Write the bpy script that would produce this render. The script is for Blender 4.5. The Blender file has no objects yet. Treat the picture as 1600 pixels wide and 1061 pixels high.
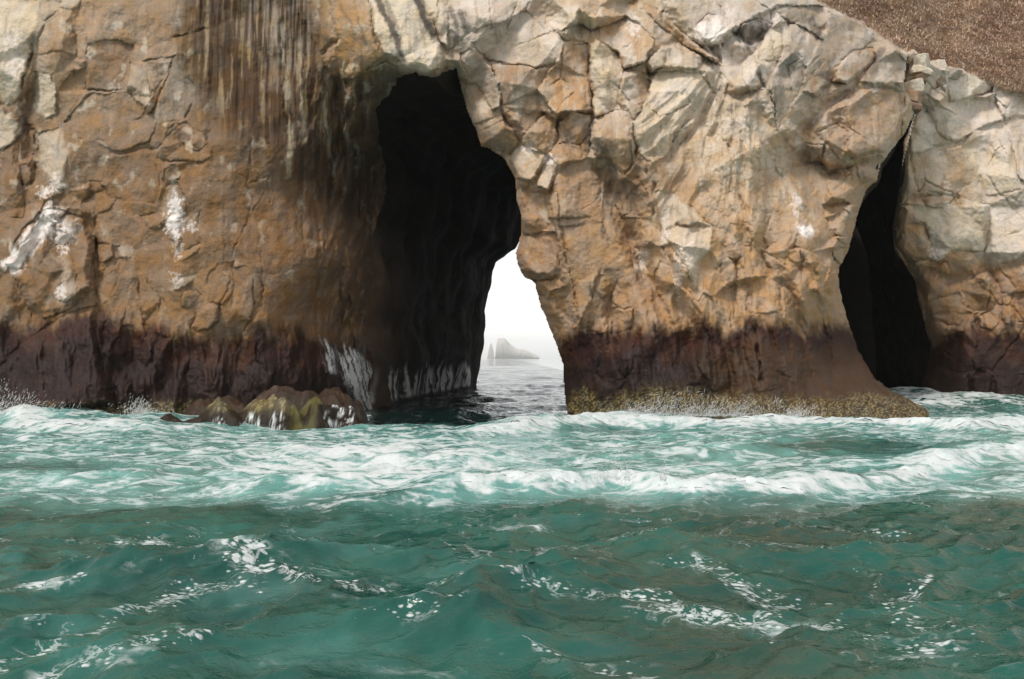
import bpy, math, random
import numpy as np
from mathutils import Vector

# ------------------------------------------------------------------ camera, sky, sun, exposure
S = bpy.context.scene
CAMH = 3.0            # eye height above the mean water level, standing in a boat
FPX, CX, HZ = 1600.0, 800.0, 560.0     # focal length in photo pixels, centre column, horizon row
cam_d = bpy.data.cameras.new('camera'); cam = bpy.data.objects.new('camera', cam_d)
S.collection.objects.link(cam); S.camera = cam
cam.location = (0, 0, CAMH); cam.rotation_euler = (math.radians(90), 0, 0)
cam_d.sensor_width = 36; cam_d.lens = 36.0; cam_d.shift_y = (HZ - 530.5) / 1600.0
cam_d.clip_start = 0.1; cam_d.clip_end = 60000

SUN_EL, SUN_AZ = math.radians(54), math.radians(218)      # azimuth clockwise from +Y
W = bpy.data.worlds.new('World'); S.world = W; W.use_nodes = True
nt = W.node_tree; nt.nodes.clear()
sky = nt.nodes.new('ShaderNodeTexSky'); sky.sky_type = 'NISHITA'; sky.sun_disc = False
sky.sun_elevation = SUN_EL; sky.sun_rotation = SUN_AZ
sky.air_density = 1.4; sky.dust_density = 0.6; sky.ozone_density = 1.0
hsv = nt.nodes.new('ShaderNodeHueSaturation'); hsv.inputs['Saturation'].default_value = 0.10
bg = nt.nodes.new('ShaderNodeBackground'); bg.inputs['Strength'].default_value = 0.105
out = nt.nodes.new('ShaderNodeOutputWorld')
nt.links.new(sky.outputs[0], hsv.inputs['Color']); nt.links.new(hsv.outputs[0], bg.inputs[0]); nt.links.new(bg.outputs[0], out.inputs[0])
sd_ = bpy.data.lights.new('sun', 'SUN'); sun = bpy.data.objects.new('sun', sd_); S.collection.objects.link(sun)
sd_.energy = 1.5; sd_.angle = math.radians(13); sd_.color = (1.0, 0.96, 0.90)
_d = Vector((math.sin(SUN_AZ) * math.cos(SUN_EL), math.cos(SUN_AZ) * math.cos(SUN_EL), math.sin(SUN_EL)))
sun.rotation_euler = _d.to_track_quat('Z', 'Y').to_euler(); sun.location = (-20, -30, 60)
S.view_settings.view_transform = 'Standard'; S.view_settings.look = 'None'
S.view_settings.gamma = 1; S.view_settings.use_curve_mapping = False
S.view_settings.exposure = 0.80
S.render.engine = 'CYCLES'
S.cycles.use_denoising = True
S.cycles.max_bounces = 5; S.cycles.diffuse_bounces = 3; S.cycles.glossy_bounces = 2
S.cycles.volume_bounces = 2; S.cycles.transparent_max_bounces = 8
S.cycles.use_fast_gi = False

# ------------------------------------------------------------------ numpy helpers
rng = np.random.default_rng(7); random.seed(7)
def ss(a, b, x):
    t = np.clip((x - a) / (b - a), 0, 1); return t * t * (3 - 2 * t)
def s2l(c):
    c = np.asarray(c, float) / 255.0
    return np.where(c <= 0.04045, c / 12.92, ((c + 0.055) / 1.055) ** 2.4)
_HT = {}
def h2(ix, iy, seed):
    if seed not in _HT: _HT[seed] = np.random.default_rng(5000 + seed).random(65536, dtype=np.float32)
    return _HT[seed][(np.asarray(ix).astype(np.int32) & 255) + ((np.asarray(iy).astype(np.int32) & 255) << 8)]
_TAB = {}
def noise(x, y, seed=0):                      # gradient noise, about -1..1
    if seed not in _TAB:
        a = np.random.default_rng(1000 + seed).random(65536, dtype=np.float32) * np.float32(2 * np.pi); _TAB[seed] = (np.cos(a), np.sin(a))
    tc, ts = _TAB[seed]
    x, y = np.broadcast_arrays(np.asarray(x, np.float32), np.asarray(y, np.float32))
    ix, iy = np.floor(x), np.floor(y); fx, fy = x - ix, y - iy
    jx, jy = ix.astype(np.int32) & 255, (iy.astype(np.int32) & 255) << 8
    kx, ky = (jx + 1) & 255, (jy + 256) & 65535
    ux, uy = fx * fx * fx * (fx * (fx * 6 - 15) + 10), fy * fy * fy * (fy * (fy * 6 - 15) + 10)
    def g(q, gx, gy): return tc[q] * gx + ts[q] * gy
    a = g(jx + jy, fx, fy); a += ux * (g(kx + jy, fx - 1, fy) - a)
    b = g(jx + ky, fx, fy - 1); b += ux * (g(kx + ky, fx - 1, fy - 1) - b)
    return (a + uy * (b - a)) * np.float32(1.5)
def fbm(x, y, o=4, seed=0, gain=0.5, lac=2.03):
    r = 0; a = 1; t = 0
    for k in range(o):
        r = r + a * noise(x, y, seed + k * 17); t += a; a *= gain; x = x * lac + 13.7; y = y * lac - 7.1
    return r / t
def ridged(x, y, o=4, seed=0):
    r = 0; a = 1; t = 0
    for k in range(o):
        r = r + a * (1 - np.abs(noise(x, y, seed + k * 31))); t += a; a *= 0.5; x = x * 2.1 + 3.1; y = y * 2.1 + 9.4
    return r / t
def voro(x, y, seed=0):                       # F1, F2, random value of the cell
    ix, iy = np.floor(x), np.floor(y)
    f1 = np.full(x.shape, 9.0); f2 = np.full(x.shape, 9.0); cid = np.zeros(x.shape)
    for dx in (-1, 0, 1):
        for dy in (-1, 0, 1):
            jx, jy = ix + dx, iy + dy
            px_ = jx + h2(jx, jy, seed); py_ = jy + h2(jx, jy, seed + 5)
            d = np.hypot(px_ - x, py_ - y); near = d < f1
            f2 = np.where(near, f1, np.minimum(f2, d)); cid = np.where(near, h2(jx, jy, seed + 9), cid); f1 = np.where(near, d, f1)
    return f1, f2, cid
def facet(x, y, seed=0, c=0.9):               # continuous faceted relief: the highest of random tilted planes
    ix, iy = np.floor(x), np.floor(y); best = np.full(x.shape, -9.0)
    for dx in (-1, 0, 1):
        for dy in (-1, 0, 1):
            jx, jy = ix + dx, iy + dy
            px_ = jx + h2(jx, jy, seed); py_ = jy + h2(jx, jy, seed + 5)
            gx = h2(jx, jy, seed + 7) - 0.5; gy = h2(jx, jy, seed + 8) - 0.5
            ax, ay = x - px_, y - py_
            best = np.maximum(best, 0.7 * h2(jx, jy, seed + 6) + gx * ax + gy * ay - c * np.maximum(np.abs(ax) * 0.9 + np.abs(ay) * 0.5, np.abs(ay)))
    return best
def planes(x, y, seed=0):                     # random heights joined by flat triangles: angular, both ridges and valleys
    ix, iy = np.floor(x), np.floor(y); fx, fy = x - ix, y - iy
    a, b, c, d = h2(ix, iy, seed), h2(ix + 1, iy, seed), h2(ix, iy + 1, seed), h2(ix + 1, iy + 1, seed)
    return np.where(fx + fy < 1, a + (b - a) * fx + (c - a) * fy, d + (c - d) * (1 - fx) + (b - d) * (1 - fy)) - .5
def poly_sd(x, y, P):                         # distance to a polygon, positive inside
    P = np.asarray(P, float); d = np.full(x.shape, 1e9); ins = np.zeros(x.shape, bool); n = len(P)
    for i in range(n):
        ax, ay = P[i]; bx, by = P[(i + 1) % n]; ex, ey = bx - ax, by - ay
        t = np.clip(((x - ax) * ex + (y - ay) * ey) / (ex * ex + ey * ey + 1e-9), 0, 1)
        d = np.minimum(d, np.hypot(x - ax - t * ex, y - ay - t * ey))
        c = ((ay > y) != (by > y)) & (x < ex * (y - ay) / (ey if abs(ey) > 1e-9 else 1e-9) + ax)
        ins ^= c
    return np.where(ins, d, -d)
def line_d(x, y, P):                          # distance to a polyline, and where along it (0..1)
    P = np.asarray(P, float); d = np.full(x.shape, 1e9); tt = np.zeros(x.shape); n = len(P) - 1
    for i in range(n):
        ax, ay = P[i]; bx, by = P[i + 1]; ex, ey = bx - ax, by - ay
        t = np.clip(((x - ax) * ex + (y - ay) * ey) / (ex * ex + ey * ey + 1e-9), 0, 1)
        q = np.hypot(x - ax - t * ex, y - ay - t * ey); m = q < d
        d = np.where(m, q, d); tt = np.where(m, (i + t) / n, tt)
    return d, tt
def local(P, m, *arrs):                       # the window of the grid round a polygon
    P = np.asarray(P, float)
    c0, c1 = np.searchsorted(GX, [P[:, 0].min() - m, P[:, 0].max() + m]); r0, r1 = np.searchsorted(-GY, [-P[:, 1].max() - m, -P[:, 1].min() + m])
    return slice(r0, r1), slice(c0, c1)

def link(o, parent=None):
    S.collection.objects.link(o)
    if parent is not None: o.parent = parent
    return o
def tag(o, label=None, cat=None, group=None, kind=None):
    for k, v in (('label', label), ('category', cat), ('group', group), ('kind', kind)):
        if v: o[k] = v
    return o
def empty(name, loc=(0, 0, 0)):
    o = bpy.data.objects.new(name, None); o.location = loc; return link(o)
def mesh_np(name, V, F, mats, parent=None, col=None, smooth=True, attrs=None):
    """one mesh object from arrays: V (n,3), F (m,3|4), col (n,4) point colours"""
    V = np.ascontiguousarray(V, np.float32); F = np.ascontiguousarray(F, np.int32); k = F.shape[1]
    me = bpy.data.meshes.new(name)
    me.vertices.add(len(V)); me.vertices.foreach_set('co', V.ravel())
    me.loops.add(F.size); me.loops.foreach_set('vertex_index', F.ravel())
    me.polygons.add(len(F)); me.polygons.foreach_set('loop_start', np.arange(0, F.size, k, dtype=np.int32))
    me.polygons.foreach_set('use_smooth', np.full(len(F), smooth))
    me.update(calc_edges=True)
    if col is not None:
        a = me.attributes.new('col', 'FLOAT_COLOR', 'POINT'); a.data.foreach_set('color', np.ascontiguousarray(col, np.float32).ravel())
    for nm, val in (attrs or {}).items():
        a = me.attributes.new(nm, 'FLOAT', 'POINT'); a.data.foreach_set('value', np.ascontiguousarray(val, np.float32).ravel())
    me.materials.append(mats)
    return link(bpy.data.objects.new(name, me), parent)
def grid_faces(nr, nc):
    i = np.arange(nr * nc).reshape(nr, nc)
    return np.stack([i[:-1, :-1], i[:-1, 1:], i[1:, 1:], i[1:, :-1]], -1).reshape(-1, 4)

# ------------------------------------------------------------------ materials
def new_mat(name):
    m = bpy.data.materials.new(name); m.use_nodes = True; t = m.node_tree; t.nodes.clear()
    o = t.nodes.new('ShaderNodeOutputMaterial'); b = t.nodes.new('ShaderNodeBsdfPrincipled'); t.links.new(b.outputs[0], o.inputs[0])
    return m, t, b
class NT:
    def __init__(s, t): s.t = t
    def n(s, typ, **k):
        o = s.t.nodes.new(typ)
        for a, v in k.items(): setattr(o, a, v)
        return o
    def put(s, sock, v):
        if isinstance(v, bpy.types.NodeSocket): s.t.links.new(v, sock)
        else: sock.default_value = v
    def math(s, op, a, b=0.0, clamp=False):
        o = s.n('ShaderNodeMath', operation=op, use_clamp=clamp); s.put(o.inputs[0], a); s.put(o.inputs[1], b); return o.outputs[0]
    def noise(s, vec, scale, detail=4.0, rough=0.55, dist=0.0):
        o = s.n('ShaderNodeTexNoise'); s.put(o.inputs['Vector'], vec); o.inputs['Scale'].default_value = scale
        o.inputs['Detail'].default_value = detail; o.inputs['Roughness'].default_value = rough; o.inputs['Distortion'].default_value = dist
        return o.outputs['Fac']
    def voro(s, vec, scale, feature='F1', rand=1.0):
        o = s.n('ShaderNodeTexVoronoi', feature=feature); s.put(o.inputs['Vector'], vec); o.inputs['Scale'].default_value = scale
        o.inputs['Randomness'].default_value = rand; return o.outputs['Distance']
    def ramp(s, v, lo, hi, a=0.0, b=1.0):
        o = s.n('ShaderNodeMapRange', interpolation_type='SMOOTHSTEP'); s.put(o.inputs[0], v)
        for i, q in enumerate((lo, hi, a, b)): s.put(o.inputs[i + 1], q)
        return o.outputs[0]
    def mix(s, f, a, b, blend='MIX'):
        o = s.n('ShaderNodeMix', data_type='RGBA', blend_type=blend); s.put(o.inputs[0], f); s.put(o.inputs[6], a); s.put(o.inputs[7], b); return o.outputs[2]
    def scale(s, vec, v):
        o = s.n('ShaderNodeMapping'); s.put(o.inputs[0], vec); o.inputs['Scale'].default_value = v; return o.outputs[0]
    def bump(s, h, strength, dist, normal=None):
        o = s.n('ShaderNodeBump'); s.put(o.inputs['Height'], h); o.inputs['Strength'].default_value = strength; o.inputs['Distance'].default_value = dist
        if normal is not None: s.put(o.inputs['Normal'], normal)
        return o.outputs[0]
def rock_material(name, bumpk=1.0):
    m, t, b = new_mat(name); q = NT(t)
    pos = q.n('ShaderNodeNewGeometry').outputs['Position']
    at = q.n('ShaderNodeAttribute', attribute_name='col'); col, wet = at.outputs['Color'], at.outputs['Alpha']
    n1 = q.noise(pos, 2.2, 4, 0.62); n2 = q.noise(pos, 11, 3, 0.6)
    v = q.math('ADD', q.math('MULTIPLY', n1, .55), q.math('MULTIPLY', n2, .45))
    val = q.ramp(v, .33, .68, .86, 1.13)
    c = q.mix(1.0, col, q.n('ShaderNodeCombineColor').outputs[0], 'MULTIPLY')
    cc = q.n('ShaderNodeCombineColor')
    q.put(cc.inputs[0], val); q.put(cc.inputs[1], val); q.put(cc.inputs[2], val)
    c = q.mix(1.0, col, cc.outputs[0], 'MULTIPLY')
    hs = q.n('ShaderNodeHueSaturation'); q.put(hs.inputs['Color'], c)
    q.put(hs.inputs['Saturation'], q.ramp(q.noise(pos, 1.1, 2, .6), .3, .7, .72, 1.0)); c = hs.outputs[0]
    pit = q.ramp(q.noise(pos, 26, 1, .6), .66, .78, 0.0, .35)
    c = q.mix(pit, c, (.055, .035, .022, 1))
    q.put(b.inputs['Base Color'], c)
    q.put(b.inputs['Roughness'], q.ramp(wet, 0, 1, .9, .5))
    q.put(b.inputs['Specular IOR Level'], q.ramp(wet, 0, 1, .15, .14))
    wp = q.n('ShaderNodeVectorMath', operation='ADD'); nn = q.n('ShaderNodeTexNoise'); nn.inputs['Scale'].default_value = 1.6; nn.inputs['Detail'].default_value = 1; q.put(nn.inputs['Vector'], pos)
    sc_ = q.n('ShaderNodeVectorMath', operation='SCALE'); q.put(sc_.inputs[0], nn.outputs['Color']); sc_.inputs['Scale'].default_value = .9; q.put(wp.inputs[0], pos); q.put(wp.inputs[1], sc_.outputs[0])
    wpos = q.scale(wp.outputs[0], (1, 1, .7))
    crk = q.math('MULTIPLY', q.math('MULTIPLY', q.ramp(q.voro(wpos, .8, 'DISTANCE_TO_EDGE'), 0, .022), q.ramp(q.noise(pos, .45, 1, .5), .46, .6)), 1.3)
    h = q.math('ADD', q.math('MULTIPLY', n1, .8), q.math('MULTIPLY', n2, .26))
    h = q.math("ADD", h, q.math("MULTIPLY", crk, .10))
    q.put(b.inputs['Normal'], q.bump(h, .62 * bumpk, .22))
    return m
ROCK = rock_material('cliff_rock')
CAVE = rock_material('cave_rock', 1.2)

# ------------------------------------------------------------------ THE CLIFF
# a sheet of rock over rays of the photograph; its distance in metres comes from the waterline and from the relief below
def span(a, b, st, m, grow):
    core = np.arange(a, b + st, st); l = []; r = []; s = st; x = a
    while x > a - m: s = min(s * grow, 12); x -= s; l.append(x)
    s = st; x = core[-1]
    while x < b + m: s = min(s * grow, 12); x += s; r.append(x)
    return np.array(l[::-1] + list(core) + r)
GX = span(-12, 1612, 1.5, 420, 1.08)
GY = span(-8, 700, 1.5, 330, 1.08); GY = GY[GY < 712][::-1]      # from the water upwards
X, Y = [a.astype(np.float32) for a in np.meshgrid(GX, GY)]
NR, NC = X.shape

CROP = {'A': (0, 0, 3.121), 'B': (0, 320, 2.867), 'C': (380, 0, 3.12), 'D': (380, 330, 2.867), 'E': (700, 0, 3.12), 'F': (800, 300, 2.79),
        'G': (1140, 0, 3.12), 'H': (1140, 320, 2.948), 'J': (1050, 100, 5.304), 'K': (1050, 290, 5.304), 'P': (0, 0, 1)}
def cp(c, pts):
    x, y, s = CROP[c]; return [(x + a / s, y + b / s) for a, b in pts]

MOUTH = [(592, 730), (590, 660), (576, 605), (584, 560), (571, 505), (580, 455), (592, 415), (584, 365), (600, 320), (606, 270), (592, 225), (596, 195), (586, 172), (604, 153), (612, 148), (620, 124),
         (634, 117), (650, 113), (664, 120), (676, 128), (690, 126), (702, 112), (713, 107), (719, 135), (732, 180), (742, 199), (751, 229), (767, 234), (788, 247), (804, 279),
         (806, 308), (813, 333), (815, 362), (805, 395), (807, 410), (819, 433), (835, 441), (844, 476), (868, 536), (879, 567), (881, 609), (886, 646), (892, 730)]
SLOT = [(1432, 171), (1416, 205), (1398, 228), (1377, 256), (1371, 282), (1355, 295), (1343, 327), (1337, 347), (1327, 388), (1313, 415), (1310, 432), (1316, 469),
        (1330, 517), (1343, 551), (1367, 591), (1398, 613), (1432, 630), (1452, 641), (1458, 730), (1480, 730), (1470, 640), (1440, 607), (1445, 585), (1455, 537), (1446, 520), (1444, 503), (1434, 470),
        (1430, 440), (1418, 420), (1408, 405), (1397, 392), (1396, 364), (1402, 330), (1409, 256), (1412, 221)]
RIM = [(1180, -60), (1240, -22), (1300, 10), (1345, 30), (1380, 52), (1405, 72), (1432, 84), (1470, 98), (1500, 104), (1530, 118), (1560, 132), (1600, 143), (1700, 190), (2100, 330)]

# distance of the rock in metres, at points of the photograph
DP = [(-300, 300, 52), (-300, 620, 50), (-300, -200, 56), (0, 300, 51.5), (0, 600, 50), (0, 100, 52.5), (0, -200, 55), (40, 200, 52.6), (100, 100, 52.3), (200, 150, 52), (200, 400, 50.8), (330, 400, 50.6), (330, 150, 52), (300, -200, 56),
      (430, 400, 51.1), (480, 400, 51.9), (520, 400, 53.9), (556, 400, 57.5), (590, 400, 63), (600, 250, 64), (560, 220, 57.5), (500, 220, 53.6), (440, 100, 53.6), (400, 0, 54), (520, 90, 53.2), (545, 140, 54), (620, 60, 51.6),
      (650, 100, 52), (700, 60, 52.7), (760, 60, 52.4), (700, -200, 56), (200, 640, 48.6), (60, 640, 48.2), (330, 640, 50), (450, 560, 51.8), (430, 650, 51.5), (540, 600, 55.5), (580, 650, 60), (575, 520, 61), (200, 540, 50.2), (60, 540, 49.6), (90, 380, 51.0),
      (725, 150, 54.3), (742, 210, 53.8), (800, 260, 52.9), (818, 350, 52.7), (830, 450, 53.3), (862, 530, 53.4), (884, 600, 54.0), (890, 660, 53.2), (900, 300, 51.3), (900, 480, 51.8), (920, 600, 51.5), (900, 120, 52), (1000, 200, 50.8), (1000, 400, 50.2), (1100, 100, 52.4), (1100, 300, 50.2),
      (1100, 500, 49.7), (1100, 620, 48.4), (1000, 620, 49.2), (1200, 300, 50.6), (1250, 500, 50.2), (1250, 620, 48.7), (1285, 450, 51.6), (1308, 480, 53.4), (1345, 570, 54.5), (1330, 620, 49.9), (1410, 640, 50.8), (1000, 20, 53.2), (1000, -200, 57),
      (1180, 20, 54), (1200, 130, 52.8), (1300, 150, 54.2), (1260, 250, 53.2), (1350, 230, 54), (1310, 330, 53.6), (1330, 400, 54.6), (1395, 170, 56.5), (1400, 240, 57), (1350, 90, 56.5), (1280, 20, 56.5),
      (1440, 300, 64), (1425, 400, 65), (1440, 200, 63), (1500, 200, 64), (1500, 400, 64), (1590, 300, 63), (1500, 580, 64), (1590, 600, 62.5), (1460, 560, 67), (1550, 140, 65), (1440, 100, 61), (1900, 300, 62), (1900, 620, 61), (1480, 660, 65), (1600, 690, 61)]
def tps(P, X, Y, lam=0.02):
    P = np.asarray(P, float); p = P[:, :2] / 100.0; v = P[:, 2]; n = len(p)
    def K(r2): return 0.5 * r2 * np.log(r2 + 1e-9)
    A = np.zeros((n + 3, n + 3)); A[:n, :n] = K(((p[:, None] - p[None]) ** 2).sum(-1)) + lam * np.eye(n)
    A[:n, n] = 1; A[:n, n + 1:] = p; A[n, :n] = 1; A[n + 1:, :n] = p.T
    w = np.linalg.solve(A, np.r_[v, 0, 0, 0])
    gx = np.arange(X.min() - 1, X.max() + 13, 12.0); gy = np.arange(Y.min() - 1, Y.max() + 13, 12.0)
    qx, qy = np.meshgrid(gx, gy); q = np.stack([qx.ravel(), qy.ravel()], 1) / 100.0
    r = K(((q[:, None] - p[None]) ** 2).sum(-1)) @ w[:n] + w[n] + q @ w[n + 1:]
    r = r.reshape(qx.shape)
    u = (X - gx[0]) / 12.0; t = (Y - gy[0]) / 12.0; iu = np.floor(u).astype(int); it = np.floor(t).astype(int); fu = u - iu; ft = t - it
    return (r[it, iu] * (1 - fu) + r[it, iu + 1] * fu) * (1 - ft) + (r[it + 1, iu] * (1 - fu) + r[it + 1, iu + 1] * fu) * ft
# the right-hand cliff lies ten metres deeper: interpolate it apart from the pier
JOINT2 = [(1470, -400), (1440, 60), (1419, 83), (1416, 96), (1412, 135), (1432, 171), (1400, 300), (1380, 420), (1420, 560), (1452, 641), (1470, 800)]
def right_of(X, Y, L):
    L = np.asarray(L, float); return X - np.interp(Y, L[:, 1], L[:, 0])
side2 = right_of(X, Y, JOINT2)
L = np.asarray(JOINT2)
DPa = np.asarray(DP, float); r2 = DPa[:, 0] - np.interp(DPa[:, 1], L[:, 1], L[:, 0])
D = np.where(side2 < 0, tps(DPa[r2 < 5], X, Y), tps(DPa[r2 > -5], X, Y))

# warped coordinates so that no traced edge stays straight
WX = X + 4.6 * fbm(X / 26, Y / 26, 3, 1) + 1.5 * noise(X / 6, Y / 6, 2)
WY = Y + 4.6 * fbm(X / 26 + 50, Y / 26, 3, 3) + 1.5 * noise(X / 6 + 9, Y / 6, 4)
mx, mz = X * 0.0325, Y * 0.0325            # roughly metres on the face

# regions with their own kind of relief (0..1)
def region(P, soft):
    o = np.zeros(X.shape, np.float32); q = local(P, soft + 12); o[q] = ss(-soft, soft, poly_sd(WX[q], WY[q], P)); return o
HONEY = [(1095, 160), (1120, 140), (1165, 185), (1200, 215), (1240, 290), (1262, 320), (1300, 400), (1316, 480), (1262, 455), (1215, 400), (1185, 395), (1150, 400), (1112, 385), (1085, 330), (1095, 260)]
r_honey = region(HONEY, 8)
r_drip = region([(285, -60), (470, -60), (505, 90), (560, 200), (560, 330), (470, 320), (440, 230), (360, 210), (330, 170), (290, 90)], 30)
r_smooth = np.maximum(region([(330, 250), (500, 300), (500, 520), (200, 520), (150, 330), (230, 230)], 45), region([(830, 240), (950, 280), (990, 420), (980, 500), (850, 500)], 30))
r_skirt = ss(395, 500, Y) * region([(840, 380), (1320, 380), (1460, 640), (1460, 720), (860, 720)], 20)
r_block = np.maximum(region([(730, -50), (1240, -50), (1240, 150), (1100, 160), (1000, 330), (880, 260), (730, 180)], 30), region([(1200, -10), (1420, 60), (1440, 330), (1320, 400), (1230, 260)], 25))
r_rub = np.maximum(region([(20, 320), (150, 330), (160, 500), (0, 560), (-40, 480)], 20), region([(1440, 430), (1530, 420), (1530, 530), (1440, 530)], 15))
side1 = right_of(X, Y, [(680, -420), (684, 0), (683, 26), (688, 64), (697, 93), (706, 104), (712, 112), (712, 800)])

R = np.zeros_like(X)        # relief towards the camera, metres
R += 0.75 * fbm(mx / 5.0, mz / 5.0, 4, 11) * (1 - .4 * r_smooth)
w1, w2 = .55 * fbm(mx / 2.4, mz / 2.4, 3, 5), .55 * fbm(mx / 2.4 + 31, mz / 2.4, 3, 6)
mass = (.40 + .60 * r_block) * (1 - .7 * r_smooth) * (1 - .3 * r_honey)
R += 1.25 * mass * planes((mx + .30 * mz + w1) / 2.5, (mz + w2) / 4.4, 21)
R += 0.50 * mass * planes((mx - .45 * mz + w1) / 1.15, (mz + w2) / 2.2, 23) + .30 * r_rub * planes((mx + w1) / .8, (mz + w2) / .8, 24)
R += 0.13 * (mass + .8 * r_rub) * planes((mx + .5 * mz + w1) / .50, (mz - .3 * mx + w2) / .8, 25)
R += 0.12 * (ridged(mx / 1.3, mz / 1.5, 4, 31) - .7) + 0.04 * fbm(mx / .35, mz / .35, 4, 33)
# drip flutes: narrow hanging columns
SX = X + 2.2 * fbm(X / 15, Y / 150, 3, 40) + .03 * Y
fl = fbm(SX / 9, Y / 190, 3, 41); fl2 = ridged(SX / 14, Y / 240, 3, 42)
R += r_drip * (0.12 * fl + 0.20 * (fl2 - .7))
r_col = region([(478, 60), (560, 120), (612, 200), (612, 560), (540, 560), (490, 520), (470, 330)], 22)
R += r_col * (1 + 2.6 * ss(500, 560, X)) * (.55 * (ridged(WX / 30 + .3 * fbm(X / 40, Y / 90, 2, 44), Y / 230, 3, 45) - .72) + .16 * fbm(WX / 8, Y / 70, 3, 46) + .7 * planes(WX / 19, Y / 110, 47) + .3 * planes((WX + .3 * Y) / 9, Y / 40, 48))
# skirt of the pier: long leaning ribs
sl = WX - (Y - 500) * np.interp(X, [860, 1000, 1150, 1320], [.12, .10, .16, .42])
R += r_skirt * (0.85 * (ridged(sl / 62, Y / 420, 3, 51) - .72) + .25 * fbm(sl / 17, Y / 150, 3, 52) + .8 * planes(sl / 40, Y / 150, 53) + .3 * planes(sl / 15, Y / 60, 54))
lb = ss(470, 560, Y) * (X < 600)
R += lb * (0.62 * (ridged(WX / 46, Y / 190, 3, 55) - .72) + .18 * fbm(WX / 14, Y / 60, 3, 56) + .7 * planes(WX / 34, Y / 90, 57) + .3 * planes(WX / 14, Y / 40, 58))
# bladed cracks of the honeycombed flank: plates between narrow grooves, fanning downward
ang = np.arctan2(X - 1150, Y - 60) * 190; rad = np.hypot(X - 1150, Y - 60)
f1, f2, cid = voro(ang / 12 + .25 * fbm(X / 20, Y / 20, 2, 61), rad / 16 + .25 * fbm(X / 20, Y / 20, 2, 62), 63)
hon = ss(.01, .10, f2 - f1)
r_pier = region([(985, 150), (1120, 120), (1200, 180), (1300, 380), (1325, 520), (1180, 540), (1000, 520), (960, 400), (985, 280)], 30)
R += r_pier * (.95 * (ridged(ang / 46 + .35 * fbm(X / 60, Y / 60, 2, 66), rad / 420, 3, 67) - .72) + .75 * planes(ang / 34, rad / 150, 68) + .3 * planes(ang / 13, rad / 60, 69))
R += r_honey * (0.035 * hon + .04 * cid - .04)
f1, f2, cid2 = voro(ang / 44 + .2 * fbm(X / 40, Y / 40, 2, 64), rad / 120, 65)
R += r_honey * (0.14 * ss(.02, .22, f2 - f1) + .2 * cid2 - .2)
# joints of the right cliff and of the upper blocks
f1, f2, cid3 = voro(WX / 62, WY / 70, 71)
R += 0.16 * (ss(0, .05, f2 - f1) - 1) * np.clip(r_block + (side2 > 0), 0, 1) * ss(-.1, .3, fbm(X / 90, Y / 90, 2, 72))

# colour codes of traced blocks (guano white, cream, grey, tan, dark in hollows and undersides ...)
CC = {'w': (255, 251, 243), 'c': (226, 207, 178), 'g': (188, 171, 150), 't': (178, 138, 98), 'o': (186, 138, 88), 'd': (78, 62, 48), 'k': (48, 42, 38), 'b': (134, 100, 68), 'v': (168, 156, 139), 'p': (220, 203, 180)}
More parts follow.
